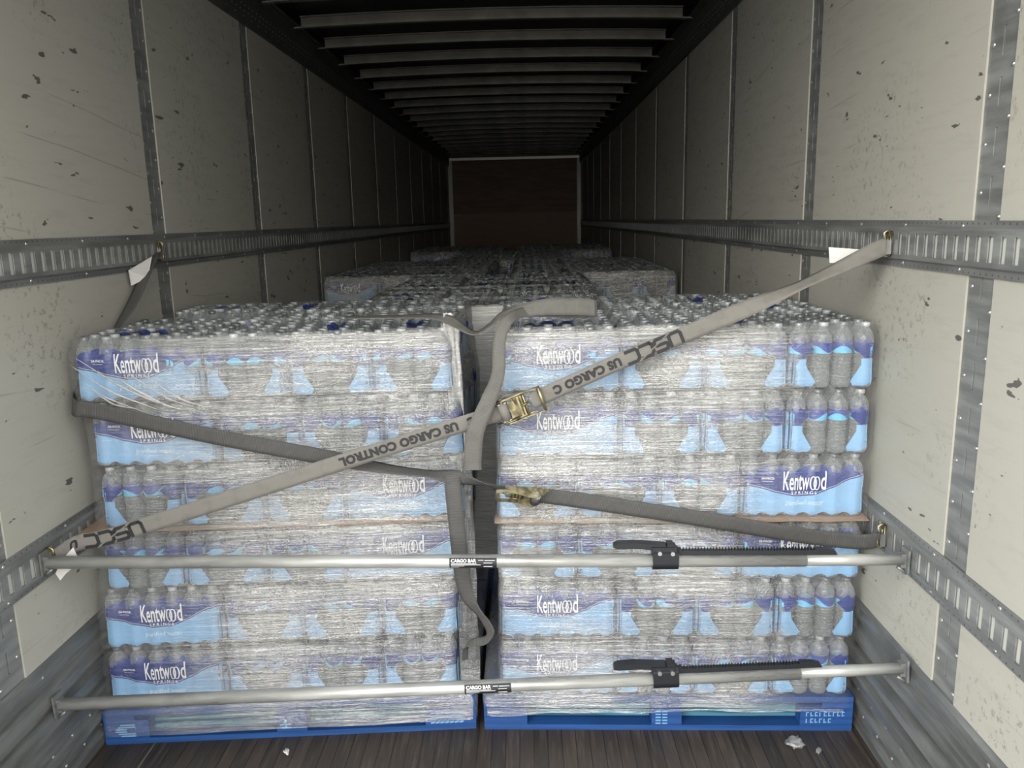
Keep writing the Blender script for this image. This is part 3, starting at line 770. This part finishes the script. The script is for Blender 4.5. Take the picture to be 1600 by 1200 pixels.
# ------------------------------------------------------------------ stretch wrap
def wrap(xl_tab, Wd, yf, sl, D, z0, z1, mat, label, nx, nz, amp, seed, phrase_group='stretch wrap around the stacks', foot=None, card=None, fold=.03):
    """xl_tab: [(z, left x)]; foot: (z, left x, right x, y) of the pallet it starts on"""
    mb = MB(); zs = [lerp(z0, z1, j/nz) for j in range(nz+1)]
    ny = 26
    def outline(z):
        xl = interp(xl_tab, z); xr = xl+Wd; d = D; y0 = yf
        if foot:
            k = 1-sm(PZ-.001, PZ+.022, z); xl = lerp(xl, foot[0], k); xr = lerp(xr, foot[1], k); y0 = lerp(y0, foot[2], k)
        if card: 
            g = math.exp(-((z-card)/.006)**2); xl -= .018*g; xr += .012*g; y0 -= .014*g
        return xl-.004, xr+.004, y0-.006, d
    def pinch(z):
        f = ((z-PZ)/.206) % 1.0 if z > PZ else .5; return -.0075*(sm(.80, .97, f) + 0.6*(1-sm(0, .07, f)))
    for j, z in enumerate(zs):
        xl, xr, y0, d = outline(z); R_ = .028; pts = []
        for i in range(nx+1): pts.append(((lerp(xl+R_, xr-R_, i/nx)), 0.0, (0, -1)))
        for a in (1, 2): an = a*PI/6; pts.append((xr-R_+R_*math.sin(an), R_-R_*math.cos(an), (math.sin(an), -math.cos(an))))
        for i in range(ny+1): pts.append((xr, lerp(R_, d-R_, i/ny), (1, 0)))
        for i in range(5): pts.append((lerp(xr-R_, xl+R_, i/4), d, (0, 1)))
        for i in range(ny+1): pts.append((xl, lerp(d-R_, R_, i/ny), (-1, 0)))
        for a in (1, 2): an = a*PI/6; pts.append((xl+R_-R_*math.cos(an), R_-R_*math.sin(an), (-math.cos(an), -math.sin(an))))
        zz = z; inw = 0
        topk = sm(z1-.05, z1, z); inw = .022*topk
        for (x, y_, nn) in pts:
            p = Vector((x*2.2+seed, y_*2.2, z*26+x*1.3)); a = noise.noise(p)*amp + noise.noise(p*2.3)*amp*.5 + noise.noise(Vector((x*7+seed, y_*7, z*9)))*amp*.5
            a = max(a, -.0035) + (pinch(z) if not foot or z > PZ+.035 else 0)*(1.0 if abs(x-(xl+xr)/2) < (xr-xl)*.47 else .6) - inw + .0015
            if nn[0] and nn[1] == 0: a *= .4
            mb.v.append((max(-1.2375, min(1.2435, x+nn[0]*a)), y0+y_+nn[1]*a + sl*(x-xl), zz + noise.noise(Vector((x*5+seed, y_*5, 3)))*.008*(1 if z > z1-.004 else 0)))
    n = len(mb.v)//len(zs)
    for j in range(nz):
        for i in range(n):
            k = (i+1) % n; mb.face((j*n+i, j*n+k, (j+1)*n+k, (j+1)*n+i), 0, None, True)
    # the loose lip lying over the outer caps
    base = (nz)*n; b2 = len(mb.v); cx_ = sum(v[0] for v in mb.v[base:])/n; cy_ = sum(v[1] for v in mb.v[base:])/n
    for i in range(n):
        v = mb.v[base+i]; d = Vector((cx_-v[0], cy_-v[1])); 
        k = fold*(.6+.8*abs(noise.noise(Vector((v[0]*6+seed, v[1]*6, 0))))); sx_ = max(-1, min(1, d.x/.3))*k; sy_ = max(-1, min(1, d.y/.3))*k
        mb.v.append((v[0]+sx_, v[1]+sy_, v[2]+.004+.003*noise.noise(Vector((v[0]*9, v[1]*9, seed)))))
    for i in range(n):
        k = (i+1) % n; mb.face((base+i, base+k, b2+k, b2+i), 0, None, True)
    o = mb.build('stretch_wrap', mat); tag(o, label, 'stretch wrap', phrase_group); return o
Wd = CL+3*CW
def tab(xs): return [(PZ+(5-L+.5)*.206, xs[L]) for L in range(5, -1, -1)]
TOPZ = z_of(0)+.2045
wl = wrap(tab(LEFT_X), Wd, LEFT_YF-.006, LEFT_SL, 1.04, .035, TOPZ-.012, W_LEFT, 'clear stretch wrap wound round the front stack by the left wall', 190, 190, .005, 3.1, foot=(-1.238, -.010, 2.378), card=z_of(2)-.001)
wr = wrap(tab(RIGHT_X), Wd, RIGHT_YF-.006, RIGHT_SL, 1.04, .088, TOPZ-.012, W_RIGHT, 'clear stretch wrap wound round the front stack by the right wall', 190, 180, .005, 9.7, foot=(.018, 1.236, 2.443), card=z_of(2)-.001)
for ri, (xl, yf, phrase, Ls) in enumerate(REAR):
    if ri in (1,): z0 = 1.0
    else: z0 = .1 if ri == 0 else .93
    wrap([(0, xl)], Wd, yf-.004, 0, 1.04, z0, PZ+5*RZ+.196, W_GAP if ri == 0 else W_FAR, 'stretch wrap wound round the %s' % phrase, 60, 60 if ri == 0 else 24, .004, 20+ri*3.3, fold=.05)
# gathered film hanging at the inner edge of the left stack
def curtain(zt, zb, cx_tab, hw_tab, y, amp, nm, mat, seed):
    mb = MB(); nz = 90; nk = 11
    for j in range(nz+1):
        z = lerp(zt, zb, j/nz); cxx = interp(cx_tab, z); hw = interp(hw_tab, z)
        for k in range(nk):
            u = k/(nk-1)*2-1; p = Vector((u*2.0, seed, z*7)); mb.v.append((cxx+u*hw+.004*noise.noise(p), y+amp*noise.noise(Vector((u*3.5, seed+5, z*6)))+.008*abs(u), z))
    for j in range(nz):
        for k in range(nk-1): a = j*nk+k; mb.face((a, a+1, a+nk+1, a+nk), 0, None, True)
    mb.build(nm, mat, wl)
curtain(1.405, .86, [(.86, -.036), (1.25, -.046), (1.33, -.050), (1.41, -.062)], [(.86, .016), (.95, .026), (1.3, .022), (1.36, .030), (1.41, .012)], 2.492, .022, 'gathered_edge', CRUMP, 1.7)
curtain(.98, .13, [(.13, -.030), (.98, -.028)], [(.13, .034), (.98, .026)], 2.505, .016, 'loose_curtain', HEM, 8.8)
# pulled diagonal folds where the film stretches off the top corner of the left stack
for k, (a_, c_, w_) in enumerate((((-1.185, 1.305), (-.930, 1.150), .0016), ((-1.195, 1.275), (-.950, 1.135), .0022), ((-1.180, 1.238), (-.985, 1.128), .0014), ((-1.120, 1.262), (-.905, 1.140), .0018),
        ((-1.060, 1.240), (-.880, 1.132), .0034), ((-1.040, 1.262), (-.850, 1.140), .0016), ((-.985, 1.245), (-.800, 1.135), .0022), ((-1.150, 1.205), (-1.010, 1.138), .0018))):
    mb = MB(); pts = []; rr = []
    for i in range(13):
        q = i/12; x = lerp(a_[0], c_[0], q); z = lerp(a_[1], c_[1], q)-.016*math.sin(PI*q)+.002*math.sin(q*9+k); pts.append((x, LEFT_YF+LEFT_SL*(x-LEFT_X[0])-.0135+.002*math.sin(k+q*5), z)); rr.append(w_*(.25+math.sin(PI*min(1, q*.9+.05))))
    mb.tube(pts, rr, 8); mb.build('pulled_fold', CRUMP, wl)
# torn lower hem of the wrap on the right stack
mb = MB(); nx = 120
for j in range(5):
    for i in range(nx+1):
        x = lerp(.03, 1.20, i/nx); z = .088 - j/4*(.010+.016*sm(.6, .0, i/nx)+.012*noise.noise(Vector((x*6, 0, 0)))) ; mb.v.append((x, 2.432-.022*x - .003*j*noise.noise(Vector((x*9, j, 2))), z))
for j in range(4):
    for i in range(nx): a = j*(nx+1)+i; mb.face((a, a+1, a+nx+2, a+nx+1), 0, None, True)
mb.build('torn_hem', HEM, wr)

# ------------------------------------------------------------------ ratchet straps
def catmull(P, n):
    out = []
    for i in range(len(P)-1):
        p0, p1, p2, p3 = P[max(i-1, 0)], P[i], P[i+1], P[min(i+2, len(P)-1)]
        for k in range(n):
            t = k/n; out.append(.5*((2*p1)+(-p0+p2)*t+(2*p0-5*p1+4*p2-p3)*t*t+(-p0+3*p1-3*p2+p3)*t**3))
    out.append(P[-1]); return out
class Ribbon:
    def __init__(s, keys, n=10, th=.0022):
        """keys: (x, y, z, wx, wy, wz, width)"""
        P = catmull([Vector(k[:3]) for k in keys], n); Wv = catmull([Vector(k[3:6]).normalized()*k[6] for k in keys], n)
        s.P, s.W, s.th = P, Wv, th; s.L = [0]
        for a, b_ in zip(P, P[1:]): s.L.append(s.L[-1]+(b_-a).length)
        s.N = []
        for i in range(len(P)):
            t = (P[min(i+1, len(P)-1)]-P[max(i-1, 0)]).normalized(); nn = t.cross(Wv[i].normalized()); s.N.append(nn.normalized())
    def build(s, name, mat, parent):
        mb = MB(); n = len(s.P); U = (-1, -.5, 0, .5, 1)
        for i in range(n):
            for sd in (1, -1):
                for u in U: mb.v.append(tuple(s.P[i]+s.W[i]*.5*u+s.N[i]*sd*s.th/2*(1 if abs(u) < 1 else .5)))
        for i in range(n-1):
            a, b_ = i*10, (i+1)*10; l0, l1 = s.L[i], s.L[i+1]
            for k in range(4):
                mb.face((a+k, a+k+1, b_+k+1, b_+k), 0, [(U[k], l0), (U[k+1], l0), (U[k+1], l1), (U[k], l1)], True)
                mb.face((a+5+k, b_+5+k, b_+6+k, a+6+k), 0, [(U[k], l0), (U[k], l1), (U[k+1], l1), (U[k+1], l0)], True)
            for k, q in ((0, 5), (9, 4)): mb.face((a+k, b_+k, b_+q, a+q), 0, [(0, l0), (0, l1), (0, l1), (0, l0)])
        return mb.build(name, mat, parent)
    def at(s, l, u, off):
        l = max(0, min(s.L[-1]-1e-5, l)); i = 0
        while s.L[i+1] < l: i += 1
        t = (l-s.L[i])/(s.L[i+1]-s.L[i]); return s.P[i].lerp(s.P[i+1], t)+s.W[i].lerp(s.W[i+1], t)*u+s.N[i].lerp(s.N[i+1], t)*off
def ratchet(parent, org, ax, wd, L=.155, W=.066):
    """over-centre ratchet buckle. ax: along the strap, wd: across it"""
    ax = Vector(ax).normalized(); nz = Vector(ax).cross(Vector(wd)).normalized(); wd = nz.cross(ax).normalized()
    if nz.y > 0: nz = -nz; wd = nz.cross(ax).normalized()
    Mx = Matrix((ax, wd, nz)).transposed().to_4x4(); Mx.translation = Vector(org)
    rt_ = link('ratchet', None, parent); rt_.matrix_world = Mx; rt_.empty_display_size = .02
    h = W/2
    mb = MB()
    for s_ in (-1, 1):      # base frame side plates with a shaped outline
        o = [(-.075, -.004), (-.060, .012), (-.040, .020), (-.015, .020), (.0, .010), (.020, .006), (.052, .004), (.055, -.006), (-.070, -.010)]
        mb.extrude(o, lambda a, b_, d: (a, d, b_), s_*h-.0013, s_*h+.0013)
    mb.box(-.005, .030, -h, h, -.008, -.0055); mb.build('frame', BRASS, rt_)
    mb = MB()
    for s_ in (-1, 1):
        o = [(-.052, .010), (-.036, .026), (-.010, .026), (.010, .020), (.045, .018), (.080, .022), (.082, .012), (.045, .008), (.005, .008), (-.030, .004)]
        mb.extrude(o, lambda a, b_, d: (a, d, b_), s_*(h+.004)-.0013, s_*(h+.004)+.0013)
    mb.tube([(.078, -h-.006, .017), (.078, h+.006, .017)], .0055, 12); mb.build('handle', BRASS, rt_)
    mb = MB()
    for s_ in (-1, 1):      # toothed wheels
        o = []
        for k in range(24):
            r = .0165 if k % 2 else .0135; a = 2*PI*k/24; o.append((-.038+r*math.cos(a), .012+r*math.sin(a)))
        mb.extrude(o, lambda a, b_, d: (a, d, b_), s_*(h-.006)-.0015, s_*(h-.006)+.0015)
    mb.tube([(-.038, -h-.010, .012), (-.038, h+.010, .012)], .006, 12); mb.build('ratchet_wheel', STEEL, rt_)
    mb = MB(); pr = [(.004, 0)]; mb.tube([(-.038, -.025, .012), (-.038, .025, .012)], .0150, 18); mb.build('wound_webbing', WEB_A if parent['label'].startswith('beige') else WEB_B, rt_)
    mb = MB()
    o = [(-.022, -.026), (-.004, -.024), (-.001, -.008), (.003, -.004), (.003, .004), (-.001, .008), (-.004, .024), (-.022, .026), (-.020, .008), (-.024, .0), (-.020, -.008)]
    mb.extrude(o, lambda a, b_, d: (a, b_, d), .017, .0195); mb.build('pawl_plate', BRASS, rt_)
    mb = MB(); mb.box(.008, .013, -h+.002, h-.002, .010, .020); mb.box(.018, .022, -h+.002, h-.002, .008, .018)
    mb.tube([(.028, -h-.003, .008), (.028, h+.003, .008)], .004, 10); mb.tube([(.014, 0, .020), (.040, .004, .018)], .003, 8); mb.build('release_bar', BRASS, rt_)
    return rt_
def fitting(parent, org, s):
    """spring hook clipped in a rail slot"""
    f = link('rail_hook', None, parent, org); f.empty_display_size = .02
    mb = MB()
    pts = [(0, 0, .033), (s*.012, 0, .037), (s*.020, 0, .030), (s*.022, .0, 0), (s*.020, 0, -.030), (s*.012, 0, -.037), (0, 0, -.033)]
    mb.tube(pts, .0038, 8); mb.tube([(s*.004, -.008, .036), (s*.004, -.008, -.036)], .0032, 8); mb.tube([(s*.004, .008, .036), (s*.004, .008, -.036)], .0032, 8)
    mb.box(min(0, s*.010), max(0, s*.010), -.009, .009, .022, .036); mb.build('hook_frame', BRASS, f)
    mb = MB(); mb.box(min(s*.002, s*.016), max(s*.002, s*.016), -.012, -.009, -.030, .010); mb.build('spring_tab', STEEL, f)
    return f
def paper_tag(parent, pts, name='paper_tag'):
    mb = MB(); n = len(pts); 
    nrm = (Vector(pts[1])-Vector(pts[0])).cross(Vector(pts[2])-Vector(pts[0])).normalized()*.0006
    mb.v = [tuple(Vector(p)+nrm) for p in pts]+[tuple(Vector(p)-nrm) for p in pts]
    mb.face(range(n)); mb.face([n+i for i in range(n)][::-1])
    for i in range(n): mb.face((i, (i+1) % n, n+(i+1) % n, n+i))
    return mb.build(name, PAPER, parent)

# strap A: from the upper right rail down to the lower left rail
sa = empty('ratchet_strap', (.15, 2.33, 1.14)); tag(sa, 'beige printed ratchet strap running diagonally down from the upper right rail', 'ratchet strap', 'ratchet straps across the load')
bpy.context.view_layer.update()
def keep(o, par):      # parent without moving
    o.parent = par; o.matrix_parent_inverse = par.matrix_world.inverted(); return o
A0 = Vector((1.236, 2.395, 1.588)); A1 = Vector((-1.232, 2.215, .742)); BK = Vector((.150, 2.335, 1.142))
def wvec(d, roll=0):
    d = Vector(d).normalized(); w = Vector((0, 0, 1)) - d*d.z; w.normalize(); n = d.cross(w); return (w*math.cos(roll)+n*math.sin(roll)).normalized()
def ks(p, d, w=.050, roll=0):
    q = wvec(d, roll); return (p[0], p[1], p[2], q.x, q.y, q.z, w)
dA = (A1-A0)
K = [ks(A0, BK-A0, .048, .25), ks(A0.lerp(BK, .05), BK-A0, .048, .3), ks(A0.lerp(BK, .22)+Vector((0, 0, -.006)), BK-A0, .050, 1.22), ks(A0.lerp(BK, .36)+Vector((0, 0, -.006)), BK-A0, .050, .45), ks(A0.lerp(BK, .5)+Vector((0, 0, -.004)), BK-A0, .050, .05), ks(A0.lerp(BK, .75), BK-A0), ks(BK+Vector((.045, 0, .015)), BK-A0)]
rA1 = Ribbon(K, 14)
keep(rA1.build('webbing', WEB_A, None), sa)
K = [ks(BK+Vector((-.03, 0, -.012)), A1-BK), ks(BK.lerp(A1, .3), A1-BK), ks(BK.lerp(A1, .6), A1-BK), ks(BK.lerp(A1, .86), A1-BK), ks(BK.lerp(A1, .94)+Vector((0, 0, .012)), Vector((-1, 0, .05))), ks(A1+Vector((.02, 0, 0)), Vector((-1, 0, -.1)), .046)]
rA2 = Ribbon(K, 14)
keep(rA2.build('webbing', WEB_A, None), sa)
def logo_uscc():
    L = []
    x = 0; h = .036; w = .036; g = .009
    L += [[(0, h), (0, .006), (.005, 0), (w-.005, 0), (w, .006), (w, h)]]; x = w+g
    L += [[(x+w, h), (x+.006, h), (x, h-.005), (x, h*.56), (x+.005, h*.5), (x+w-.005, h*.5), (x+w, h*.42), (x+w, .005), (x+w-.006, 0), (x, 0)]]; x += w+g
    for k in range(2):
        L += [[(x+w, h), (x+.008, h), (x, h-.008), (x, .006), (x+.006, 0), (x+w, 0)]]; x += w+g
    return strokes(L, .0100), strokes([[(.030, -.005), (.140, h+.005)]], .0035)
def print_on(rib, items, parent):
    sgn = -1 if rib.at(.3, 0, .01).y > rib.at(.3, 0, 0).y else 1
    for (l0, what) in items:
        mb = MB()
        if what == 'USCC':
            s1, s2 = logo_uscc(); geos = [(s1, 0), (s2, 1)]; hh = .036
        else:
            geos = [(text_geo(what, .0345, 1.0, .0021, 1.06), 0)]; hh = .0245
        for geo, m in geos:
            def fn(x, y_):
                return rib.at(l0+x, -(y_-hh/2)/.050, sgn*(.0024+.0006*m))
            place(mb, geo, fn, m)
        keep(mb.build('webbing_print', [INK, WEB_A], None), parent)
LA = rA1.L[-1]; LB = rA2.L[-1]
print_on(rA1, [(.43*LA+.165, 'USCC'), (.43*LA+.355, 'US CARGO C')], sa)
print_on(rA2, [(.095, 'C'), (.150, 'US CARGO CONTROL'), (LB-.27, 'USCC'), (LB-.075, 'U')], sa)
r1 = ratchet(sa, BK, -(dA), wvec(dA)); bpy.context.view_layer.update()
mw = r1.matrix_world.copy(); keep(r1, sa); r1.matrix_parent_inverse = Matrix.Identity(4); r1.matrix_local = sa.matrix_world.inverted() @ mw
def fit(par, org, s):
    f = fitting(par, (0, 0, 0), s); f.location = Vector(org)-par.location
fit(sa, (1.243, 2.400, 1.592), -1); fit(sa, (-1.237, 2.212, .7335), 1)
keep(paper_tag(None, [(1.077, 2.43, 1.584), (1.199, 2.43, 1.573), (1.146, 2.43, 1.536), (1.082, 2.43, 1.538)]), sa)
keep(paper_tag(None, [(-1.159, 2.2165, .768), (-1.144, 2.2165, .722), (-1.191, 2.2165, .686), (-1.211, 2.2165, .664), (-1.222, 2.2165, .686), (-1.205, 2.2165, .722)]), sa)
# its loose tail: lies across both stacks, loops back and hangs down in front of the gap
T = [(-.40, 2.60, 1.385, 0, 1, .10, .045), (-.23, 2.57, 1.388, 0, 1, .12, .045), (-.12, 2.53, 1.392, .1, .9, .25, .042), (-.055, 2.47, 1.388, .5, .5, .5, .034), (-.015, 2.42, 1.372, .3, .8, .3, .040), (.03, 2.41, 1.352, .0, .95, .15, .044), (.075, 2.42, 1.375, -.15, .95, .15, .040), (.112, 2.44, 1.402, -.3, .8, .3, .036), (.17, 2.455, 1.412, -.25, .45, .8, .040), (.24, 2.47, 1.420, -.1, .25, 1, .050), (.34, 2.49, 1.417, 0, .15, 1, .052), (.395, 2.505, 1.410, 0, .1, 1, .052)]
keep(Ribbon(T, 10).build('loose_tail', WEB_A_SHADE, None), sa)
T = [(.395, 2.508, 1.408, 0, .2, 1, .052), (.40, 2.522, 1.406, 0, .3, 1, .052), (.33, 2.535, 1.400, 0, .5, 1, .05), (.20, 2.47, 1.408, -.2, .6, .8, .04), (.135, 2.385, 1.398, -.8, .2, .5, .034), (.105, 2.365, 1.34, -1, .1, .15, .038), (.098, 2.345, 1.24, -1, .1, .1, .040), (.070, 2.305, 1.17, -1, 0, .25, .046), (.030, 2.290, 1.08, -1, 0, .12, .052), (.018, 2.300, .995, -1, 0, .02, .053), (.017, 2.305, .957, -1, 0, .0, .053)]
keep(Ribbon(T, 10).build('loose_tail', WEB_A_SHADE, None), sa)
# strap B: from the upper left rail, round the left stack, across to the lower right rail
sb = empty('ratchet_strap', (.16, 2.36, .88)); tag(sb, 'dark grey ratchet strap from the upper left rail round the left stack', 'ratchet strap', 'ratchet straps across the load')
bpy.context.view_layer.update()
BB = Vector((.165, 2.345, .868)); 
K = [(-1.232, 3.149, 1.590, .55, .6, .25, .034), (-1.218, 3.06, 1.565, .8, .4, .35, .042), (-1.205, 2.94, 1.50, 1, .15, .40, .050), (-1.200, 2.82, 1.42, 1, .1, .35, .052), (-1.212, 2.72, 1.345, .8, .3, .6, .050), (-1.241, 2.60, 1.25, .02, .35, 1, .048), (-1.232, 2.46, 1.175, 0, .12, 1, .050), (-1.198, 2.385, 1.150, .25, .1, 1, .050), (-1.12, 2.372, 1.140, .12, 0, 1, .050), (-.75, 2.368, 1.052, .2, 0, 1, .050),
     (-.42, 2.36, .985, .2, .25, .9, .046), (-.25, 2.35, .952, .1, .9, .45, .042), (-.12, 2.345, .935, .1, 1, .32, .040), (-.045, 2.34, .925, .2, .5, .8, .046), (.0, 2.335, .915, .3, -.6, .8, .046), (.06, 2.34, .897, .1, -.9, .5, .040), (.11, 2.345, .882, .1, -.5, .9, .045)]
keep(Ribbon(K, 10).build('webbing', WEB_B, None), sb)
K = [(.19, 2.352, .862, .15, -.1, 1, .048), (.34, 2.375, .832, .15, 0, 1, .050), (.70, 2.385, .765, .15, 0, 1, .050), (1.0, 2.378, .710, .12, 0, 1, .050), (1.14, 2.365, .694, .0, 0, 1, .050), (1.205, 2.335, .700, -.2, 0, 1, .050), (1.235, 2.305, .722, -.1, .1, 1, .044)]
keep(Ribbon(K, 10).build('webbing', WEB_B, None), sb)
r2 = ratchet(sb, BB, Vector((-1, -.02, .14)), Vector((0, -.75, .66))); bpy.context.view_layer.update()
mw = r2.matrix_world.copy(); r2.parent = sb; r2.matrix_parent_inverse = Matrix.Identity(4); r2.matrix_local = sb.matrix_world.inverted() @ mw
fit(sb, (-1.236, 3.152, 1.592), 1); fit(sb, (1.243, 2.300, .7335), -1)
keep(paper_tag(None, [(-1.206, 3.03, 1.578), (-1.236, 2.90, 1.535), (-1.232, 2.90, 1.480), (-1.196, 2.96, 1.505)]), sb)
T = [(-.048, 2.338, .930, -1, 0, .1, .050), (-.045, 2.322, .88, -1, 0, .1, .050), (-.038, 2.318, .78, -1, 0, .05, .050), (-.032, 2.322, .68, -1, 0, .02, .050), (-.026, 2.345, .58, -1, .1, .0, .050), (-.012, 2.352, .52, -.95, .3, -.3, .046), (.018, 2.350, .475, -.6, .6, -.6, .034), (.040, 2.352, .44, -.7, .5, -.6, .034), (.052, 2.355, .405, -.9, .6, -.2, .032), (.035, 2.36, .375, -.2, .8, .6, .028), (-.005, 2.37, .362, .1, .7, .8, .026), (-.028, 2.38, .345, .7, .5, .5, .026), (-.035, 2.39, .29, 1, .2, .1, .020)]
keep(Ribbon(T, 10).build('loose_tail', WEB_B, None), sb)

# ------------------------------------------------------------------ cargo bars
def cargo_bar(P0, P1, label, f_body, f_label, f_joint, f_rack, txt):
    P0, P1 = Vector(P0), Vector(P1); d = (P1-P0); L = d.length; ax = d.normalized(); yv = (Vector((0, 1, 0))-ax*ax.y).normalized(); zv = ax.cross(yv)
    t = link('cargo_bar', None); Mx = Matrix((ax, yv, zv)).transposed().to_4x4(); Mx.translation = P0; t.matrix_world = Mx; t.empty_display_size = .05
    tag(t, label, 'cargo bar', 'cargo bars across the load')
    R1, R2 = .0190, .0160
    mb = MB(); mb.tube([(.012, 0, 0), (f_joint*L, 0, 0)], R1, 28); mb.build('tube', TUBE, t)
    mb = MB(); mb.tube([(f_joint*L-.02, 0, 0), (f_joint*L+.16, 0, 0), (f_joint*L+.161, 0, 0), (L-.012, 0, 0)], [R2+.0006, R2+.0006, R2, R2], 28)
    mb.build('inner_tube', TUBE, t)
    for x, s_ in ((0, 1), (L, -1)):
        f = MB(); f.box(min(x, x+s_*.006), max(x, x+s_*.006), -.022, .022, -.034, .034); f.box(min(x+s_*.006, x+s_*.020), max(x+s_*.006, x+s_*.020), -.012, .012, -.020, .020)
        f.tube([(x+s_*.003, -.01, -.037), (x+s_*.03, -.012, -.016)], .0045, 8); f.build('end_foot', GALVL, t)
    xb = f_body*L
    mb = MB(); o = []
    for k in range(13):
        a = -PI*k/12; o.append((.0235*math.cos(a), .0235*math.sin(a)-.002))
    o += [(-.0235, .030), (-.012, .040), (.012, .040), (.0235, .030)]
    mb.extrude(o, lambda a, b_, dd: (dd, a, b_), xb-.036, xb+.036); mb.box(xb-.040, xb+.030, -.020, .020, .028, .046); mb.box(xb+.004, xb+.022, -.017, .017, .046, .054)
    bd = mb.build('ratchet_body', BLACKP, t)
    mb = MB()
    for (px, pz) in ((.018, .030), (-.018, .031)): mb.tube([(xb+px, -.0275, pz), (xb+px, -.018, pz)], .006, 10)
    mb.build('pivot_pin', STEEL, bd)
    # handle
    mb = MB(); o = [(-.020, .040), (-.030, .036), (-.070, .040), (-.135, .040), (-.147, .044), (-.145, .050), (-.134, .055), (-.085, .057), (-.050, .054), (.0, .050), (.0, .040)]
    mb.extrude([(a+xb, c) for a, c in o], lambda a, b_, dd: (a, dd, b_), -.015, .015); mb.build('handle', BLACKP, t)
    # toothed rack
    x0, x1 = xb+.036, f_rack*L; mb = MB(); o = [(x0, .0185)]; 
    o = [(x1+.012, .0185), (x1+.008, .028), (x1-.01, .036), (x1-.05, .038)]; x = x1-.05
    while x > x0+.012: o += [(x-.002, .0315), (x-.006, .0315), (x-.0085, .0385)]; x -= .0085
    o += [(x0, .036)]; o = o + [(x0, .0185)]
    n0 = len(mb.v)
    for dd in (-.008, .008):
        for p in o: mb.v.append((p[0], dd, p[1]))
    n = len(o)
    for i in range(n): mb.face((n0+i, n0+(i+1) % n, n0+n+(i+1) % n, n0+n+i))
    # side faces as quads down to the base line, so the comb stays valid
    for sd in (0, 1):
        dd = (-.008, .008)[sd]; b0 = len(mb.v); up_ = o[:-1]
        for p in up_: mb.v += [(p[0], dd, p[1]), (p[0], dd, .0185)]
        for i in range(len(up_)-1):
            q = (b0+2*i, b0+2*i+1, b0+2*i+3, b0+2*i+2); mb.face(q if sd else q[::-1])
    mb.build('toothed_rack', BLACKP, t)
    # label
    xl_ = f_label*L; mb = MB(); Ls = .135; n = 14
    for i in range(n+1):
        a = -PI*.95+ (PI*1.0)*i/n - PI*.0; a = lerp(math.radians(130), math.radians(250), i/n)
        for x in (xl_-Ls/2, xl_+Ls/2): mb.v.append((x, (R1+.0007)*math.cos(a), (R1+.0007)*math.sin(a)*1.0))
    for i in range(n): mb.face((2*i, 2*i+2, 2*i+3, 2*i+1), 0, None, True)
    lb = mb.build('sticker', INK, t)
    def cyl(x, z, off=.0012):     # wrap a flat mark round the tube, z arc length up from the middle
        a = PI - z/R1; return (xl_+x, (R1+off)*math.cos(a), (R1+off)*math.sin(a))
    mb = MB(); place(mb, text_geo('CARGO BAR', .0125, 1.05, .0004, .95), lambda x, z: cyl(-.063+x, z+.004))
    for (xa, xb_, z) in ((-.063, .01, .000), (-.063, .022, -.0035), (-.063, -.025, -.0075), (.015, .03, .009), (.033, .062, .0085), (-.063, -.04, -.0125)):
        place(mb, ([(xa, z), (xb_, z), (xb_, z+.0013), (xa, z+.0013)], [(0, 1, 2, 3)]), cyl)
    place(mb, ([(.030, -.010), (.055, -.010), (.055, .003), (.030, .003)], [(0, 1, 2, 3)]), cyl)
    pr_ = mb.build('sticker_print', WHITE, lb)
    mb = MB()
    for k in range(9):
        x = .0315+k*.0026; w = (.0013, .0007, .0010)[k % 3]; place(mb, ([(x, -.007), (x+w, -.007), (x+w, .002), (x, .002)], [(0, 1, 2, 3)]), lambda a, b_: cyl(a, b_, .0018))
    mb.build('barcode', INK, lb)
    return t
cargo_bar((-1.2345, 2.190, .7335), (1.2405, 2.150, .7235), 'galvanised cargo bar held in the lower side rails', .727, .507, .886, .916, 'x')
cargo_bar((-1.2330, 2.152, .298), (1.2385, 2.100, .418), 'lower cargo bar braced on the scuff liners above the pallets', .727, .521, .88, .90, 'x')

# ------------------------------------------------------------------ scraps on the floor
def scrap(x, y, r, label, seed, mat):
    bm = bmesh.new(); bmesh.ops.create_icosphere(bm, subdivisions=3, radius=r)
    for v in bm.verts:
        k = 1+.9*noise.noise(v.co*(1.6/r)*.8+Vector((seed, 0, 0)))+.5*noise.noise(v.co*(4/r)+Vector((seed, 3, 0))); v.co = Vector((v.co.x*k*1.4, v.co.y*k*.8, v.co.z*k*.42))
    zmin = min(v.co.z for v in bm.verts)
    for v in bm.verts: v.co.z -= zmin-.0002
    me = bpy.data.meshes.new('scrap'); bm.to_mesh(me); bm.free(); me.materials.append(mat)
    for p in me.polygons: p.use_smooth = True
    o = link('plastic_scrap', me, None, (x, y, 0), (0, 0, seed)); tag(o, label, 'scrap', 'scraps on the trailer floor')
scrap(1.03, 2.345, .024, 'crumpled clear film scrap on the floor before the right pallet', .4, HEM)
scrap(-.62, 2.33, .010, 'small pale scrap on the floor before the left pallet', 2.0, PAPER)
scrap(1.09, 2.31, .010, 'tiny clear film scrap nearest the right scuff liner', 4.2, HEM)
